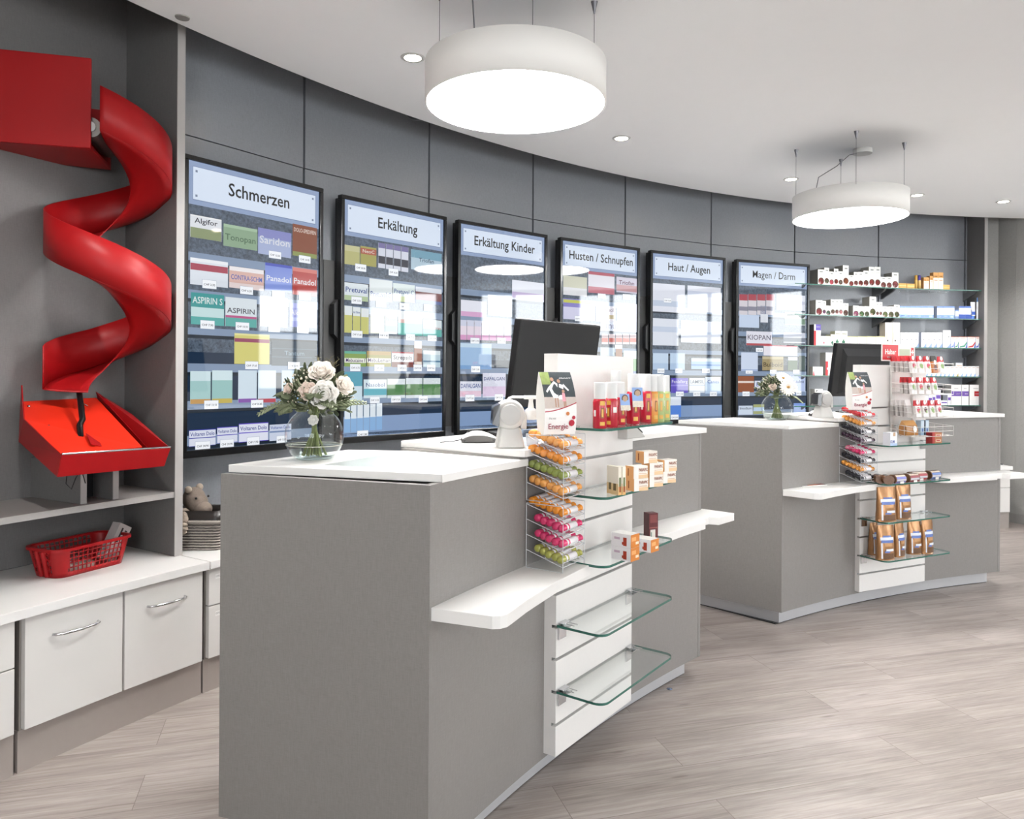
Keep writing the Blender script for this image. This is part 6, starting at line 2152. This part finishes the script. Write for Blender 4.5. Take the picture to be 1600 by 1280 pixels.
PB, PT, PG = mat('#e4dfdc', .35), mat('#c42832', .35), mat('#b8b2ae', .35)
BN = ['top', 'second', 'third']
for k in range(3):
    z = .95 + BZ[k] + .004
    nf = (5, 4, 4)[k]
    for j in range(nf):
        x = xl + .030 + j * ((xr - xl - .055) / 4.6) + (.04 if k == 2 else 0)
        sp = [(.5, .42, .014, (2, 3, 2, 5, 3)[(j + k) % 5]), (.45, .86, .011, 4), (.62, .30, .008, 3)]
        if k == 0 and j == 3:
            pouch(tl2(x, -.145, z), TMr, -.15, .044, .098, .016, mat('#b8703c', .35), mat('#3c3834', .35), [(.5, .3, .014, 5), (.5, .6, .012, 4)], 'brown and black candy pouch in the top wire basket', 'candy pouches in the wire rack')
            continue
        pouch(tl2(x, -.145, z), TMr, -.15, .044, .095, .016, PB, PT, sp, 'white and red candy pouch, %s in the front row, %s wire basket' % (ORD[j], BN[k]), 'candy pouches in the wire rack')
    for j in range(4):
        if k == 1 and j > 1:
            continue
        pouch(tl2(xl + .026, -.120 + j * .029, z + .003), TMr, -.12, .044, .093, .018, PG, PT if k != 2 else PB, None, 'pale candy pouch edge-on, %s from the front, left side, %s wire basket' % (ORD[j], BN[k]), 'candy pouches in the wire rack')
# fourth basket: toffee pouch and two blue packs
z = .95 + BZ[3] + .004
pouch(tl2(xl + .055, -.10, z), TMr, -.1, .10, .085, .05, mat('#a8743c', .3, noise=.3, nscale=60), mat('#c89458', .3), [(.7, .4, .016, 4)], 'golden toffee pouch in the lowest wire basket', None)
for i, x in enumerate((xl + .135, xl + .175)):
    pack('blue_pack', tl2(x, -.11, z), TMr + .1, .034, .03, .085, 'pale blue pack in the lowest wire basket, %s one' % ('left', 'right')[i], 'carton', 'pale blue packs in the lowest wire basket', '#9cb8d0', [('F', .05, .95, .5, .95, '#c8d8e4'), ('F', .3, .7, .2, .45, '#3c5a98'), ('L', 0, 1, 0, 1, '#1c2430' if i else '#a8bccc')])
# things on the far tower's upper glass shelf
q = at_z(1395, 697, SZ[3])
pack('gum_holder', q + Vector((0, .03, 0)), TMr, .055, .045, .072, 'white open card holder with blue lettering on the far tower shelf', 'holder', None, '#e4e6ec', [('F', 'text', 'GUM', .3, .3, .3, '#2c4a9c'), ('F', .0, 1, 0, .18, '#a8c0e0'), ('F', .4, .75, .72, 1, '#b89878')])
q = at_z(1370, 692, SZ[3])
pack('leaflet_holder', q + Vector((0, .04, 0)), TMr, .075, .03, .065, 'clear grey leaflet box left of the white card holder on the far tower shelf', 'holder', None, '#c9c4c4', [('F', 'text', 'Bocor', .5, .6, .26, '#7a6a70'), ('F', 0, 1, 0, .3, '#b4a8c0')])
for r in range(2):
    q = at_z(1465, 693, SZ[3]) + Vector((-.01, .02, .0005 + r * .0305))
    pack('chocolate_box', q, TMr - .05, .075, .04, .030, '%s red and gold box at the right end of the far tower shelf' % ('lower', 'upper')[r], 'box', 'red and gold boxes on the far tower', '#a82824', [('F', .25, 1, 0, 1, '#a8683c'), ('F', .35, .9, .3, .7, '#e0c8b0', 2), ('F', .4, .8, .42, .6, '#a82824', 3), ('L', 0, 1, 0, 1, '#8c1c1c')])
q = at_z(1456, 651, H2)
tag(MB().hexa([(-.045, -.02, 0), (.045, -.02, 0), (.045, .02, 0), (-.045, .02, 0)], [(-.035, -.016, .022), (.035, -.016, .022), (.035, .016, .022), (-.035, .016, .022)], 0, XF(q, rz=.2)).build('orange_case', mat('#d06a28', .4), bevel=.004),
    'orange case lying on the far counter worktop right of the candy rack', 'case')
q = at_z(1440, 648, H2)
pack('red_carton', q + Vector((0, .02, 0)), TMr, .022, .05, .16, 'narrow red and tan carton standing upright behind the candy rack', 'carton', None, '#b83028', [('F', 0, 1, .6, 1, '#c89a70'), ('F', .3, .7, .1, .5, '#e0d8d0', 2)])

# snack bars on the middle shelf of the far tower
BARB = mat('#6a4a34', .25, 0, .6, noise=.3, nscale=80)
for i, (x, y, w_, c, lb_) in enumerate(((1377, 756, .05, '#5a68b8', 'leftmost, seen end-on'), (1389, 757, .05, '#5a68b8', 'second from the left'), (1405, 756, .085, '#7c80c4', 'third from the left with violet band'), (1426, 754, .085, '#8a2c34', 'with dark red band'),
                                        (1436, 751, .11, '#a83038', 'with bright red band'), (1460, 749, .085, '#5a78b8', 'rightmost with blue band'))):
    q = at_z(x, y, SZ[2]) + Vector((0, .025, .0235))
    m = MB()
    X = Matrix.Rotation(math.radians(90), 4, 'Y')
    m.prism([(.0235 * math.cos(a * .3927 + .196) * 1.08, .030 * math.sin(a * .3927 + .196) * 1.02) for a in range(16)], -w_ / 2, w_ / 2, 0, None, X)
    for a0, a1, k in ((-62, -22, 1), (-20, 4, 2), (6, 34, 1), (36, 60, 3)):
        vs = []
        for s_ in range(5):
            a = math.radians(a0 + (a1 - a0) * s_ / 4)
            for xx in (-w_ / 2 + .006, w_ / 2 - .006):
                vs.append((xx, -.0312 * math.cos(a), .0262 * math.sin(a)))
        m.add(vs, [(2 * s_, 2 * s_ + 1, 2 * s_ + 3, 2 * s_ + 2) for s_ in range(4)], k)
    m.quad((-.014, -.0318, -.022), (.014, -.0318, -.022), (.014, -.0322, -.010), (-.014, -.0322, -.010), 4)
    o = m.build('snack_bar', [BARB, mat(c, .3), mat('#cfccd4', .3), mat('#d8c8b8', .3), mat('#ebe7e2', .4)])
    o.location = q
    o.rotation_euler = (0, 0, TMr + (1.1 if i < 2 else random.uniform(-.06, .06)))
    tag(o, 'wrapped brown snack loaf on the far tower, %s' % lb_, 'snack', 'snack loaves on the far tower')

FOIL = mat('#a87a50', .28, .45, .6, noise=.35, nscale=28, bump=.35)
FOILT = mat('#c09468', .3, .45, .6, noise=.3, nscale=40, bump=.3)
FBLUE, FWHITE, FBRN = mat('#5c74b4', .35), mat('#dfe2ea', .35), mat('#6a4a30', .4, noise=.5, nscale=150)


def snack_pouch(x0, x1, ytop, ybase, z, lab_, rz):
    xm = (x0 + x1) / 2
    b = at_z(xm, ybase, z)
    Z = b.y
    w_ = (x1 - x0) * Z / FPX / math.cos(rz * .6) * 1.12
    h = (ybase - ytop) * Z / FPX
    t = thing('snack_pouch', lab_, 'pouch', b + Vector((-.01, .025, 0)), rz, 'brown snack pouches on the far tower')
    m = MB()
    n_, mcol = 10, 7
    vs, fs = [], []
    for sgn in (-1, 1):
        for i in range(n_):
            v = i / (n_ - 1)
            for j in range(mcol):
                u = j / (mcol - 1)
                d_ = .026 * (1 - v ** 2.2) * (math.sin(math.pi * (.08 + .84 * u)) ** .6) + .0008
                d_ += random.uniform(-.0018, .0018)
                vs.append(((u - .5) * w_ * (1 - .05 * math.sin(math.pi * v)), sgn * d_, v * h))
    k = n_ * mcol
    for s_ in range(2):
        for i in range(n_ - 1):
            for j in range(mcol - 1):
                q = (s_ * k + i * mcol + j, s_ * k + i * mcol + j + 1, s_ * k + (i + 1) * mcol + j + 1, s_ * k + (i + 1) * mcol + j)
                fs.append(q if s_ == 0 else q[::-1])
    for i in range(n_ - 1):
        a = i * mcol
        fs.append((a, a + mcol, k + a + mcol, k + a))
        a += mcol - 1
        fs.append((a + mcol, a, k + a, k + a + mcol))
    fs.append(tuple(range(mcol)) + tuple(k + mcol - 1 - j for j in range(mcol)))
    m.add(vs, fs, 0, True)
    m.build('foil_body', FOIL, t)
    m = MB()

    def patch_(u0, u1, v0, v1, kk, off):
        g = []
        for v in (v0, (v0 + v1) / 2, v1):
            for j in range(4):
                u = u0 + (u1 - u0) * j / 3
                d_ = .026 * (1 - v ** 2.2) * (math.sin(math.pi * (.08 + .84 * u)) ** .6) + .003 + off
                g.append(((u - .5) * w_ * .97, -d_, v * h))
        m.add(g, [(i * 4 + j, i * 4 + j + 1, i * 4 + 5 + j, i * 4 + 4 + j) for i in range(2) for j in range(3)], kk, True)
    patch_(.10, .92, .56, .66, 0, 0)
    patch_(.14, .88, .50, .58, 1, .0006)
    patch_(.25, .75, .66, .71, 1, .0002)
    patch_(.30, .80, .40, .50, 2, .0003)
    patch_(.38, .88, .26, .33, 0, .0004)
    patch_(.30, .62, .22, .27, 1, .0003)
    patch_(.12, .20, .05, .50, 0, .0002)
    patch_(.24, .90, .04, .20, 3, .0)
    m.build('printed_label', [FWHITE, FBLUE, FOILT, FBRN], t)
    MB().box((-w_ * .10, -.0026, h * .93), (w_ * .10, .0026, h * .955)).build('hang_slot', mat('#3c2a1c', .5), t)


rzp = TMr - .25
snack_pouch(1376, 1405, 762, 816, SZ[1], 'tall brown snack pouch, left of the two on the second-lowest far tower shelf', rzp)
snack_pouch(1404, 1429, 757, 812, SZ[1], 'tall brown snack pouch, right of the two on the second-lowest far tower shelf', rzp + .1)
for x0, x1, yt, yb, lb_, dr_ in ((1363, 1379, 818, 868, 'leftmost at the back', .3), (1376, 1402, 822, 876, 'second from the left, nearest the camera', 0), (1401, 1420, 819, 871, 'middle one', .35), (1424, 1445, 816, 867, 'fourth from the left', 0), (1444, 1464, 813, 866, 'rightmost', .2)):
    snack_pouch(x0, x1, yt, yb, SZ[0], 'brown snack pouch on the lowest far tower shelf, %s' % lb_, rzp + dr_)

# magazine on the far bag ledge
q = at_z(1262, 757.5, .7165)
t = thing('magazine', 'colourful magazine lying on the left bag ledge of the far counter', 'magazine', q, math.radians(24))
MB().box((-.085, -.055, 0), (.085, .055, .004)).build('pages', mat('#e4e0dc', .5), t)
m = MB()
for x0, x1, y0, y1, c in ((-.085, .085, -.055, .055, 0), (-.05, .04, -.05, .01, 1), (-.02, .07, .0, .05, 2), (-.08, -.04, -.04, .045, 3), (.03, .08, -.05, -.005, 4)):
    m.quad((x0, y0, .0042 + c * .0001), (x1, y0, .0042 + c * .0001), (x1, y1, .0042 + c * .0001), (x0, y1, .0042 + c * .0001), c)
m.build('cover_print', [mat('#d8d2d4', .4), mat('#c86a3c', .4), mat('#5a3c4c', .4, noise=.4, nscale=80), mat('#6a78b0', .4), mat('#8c2c30', .4)], t)
# small metal disc dropped on the floor
q = at_z(1046, 1077, 0)
tag(MB().lathe([(1e-5, 0), (.011, 0), (.012, .002), (.004, .003), (.003, .005), (1e-5, .0055)], 18, 0, Matrix.Translation(q)).build('metal_cap', mat('#8a98b0', .25, .9)), 'small round metal cap lying on the floor right of the near counter', 'cap')
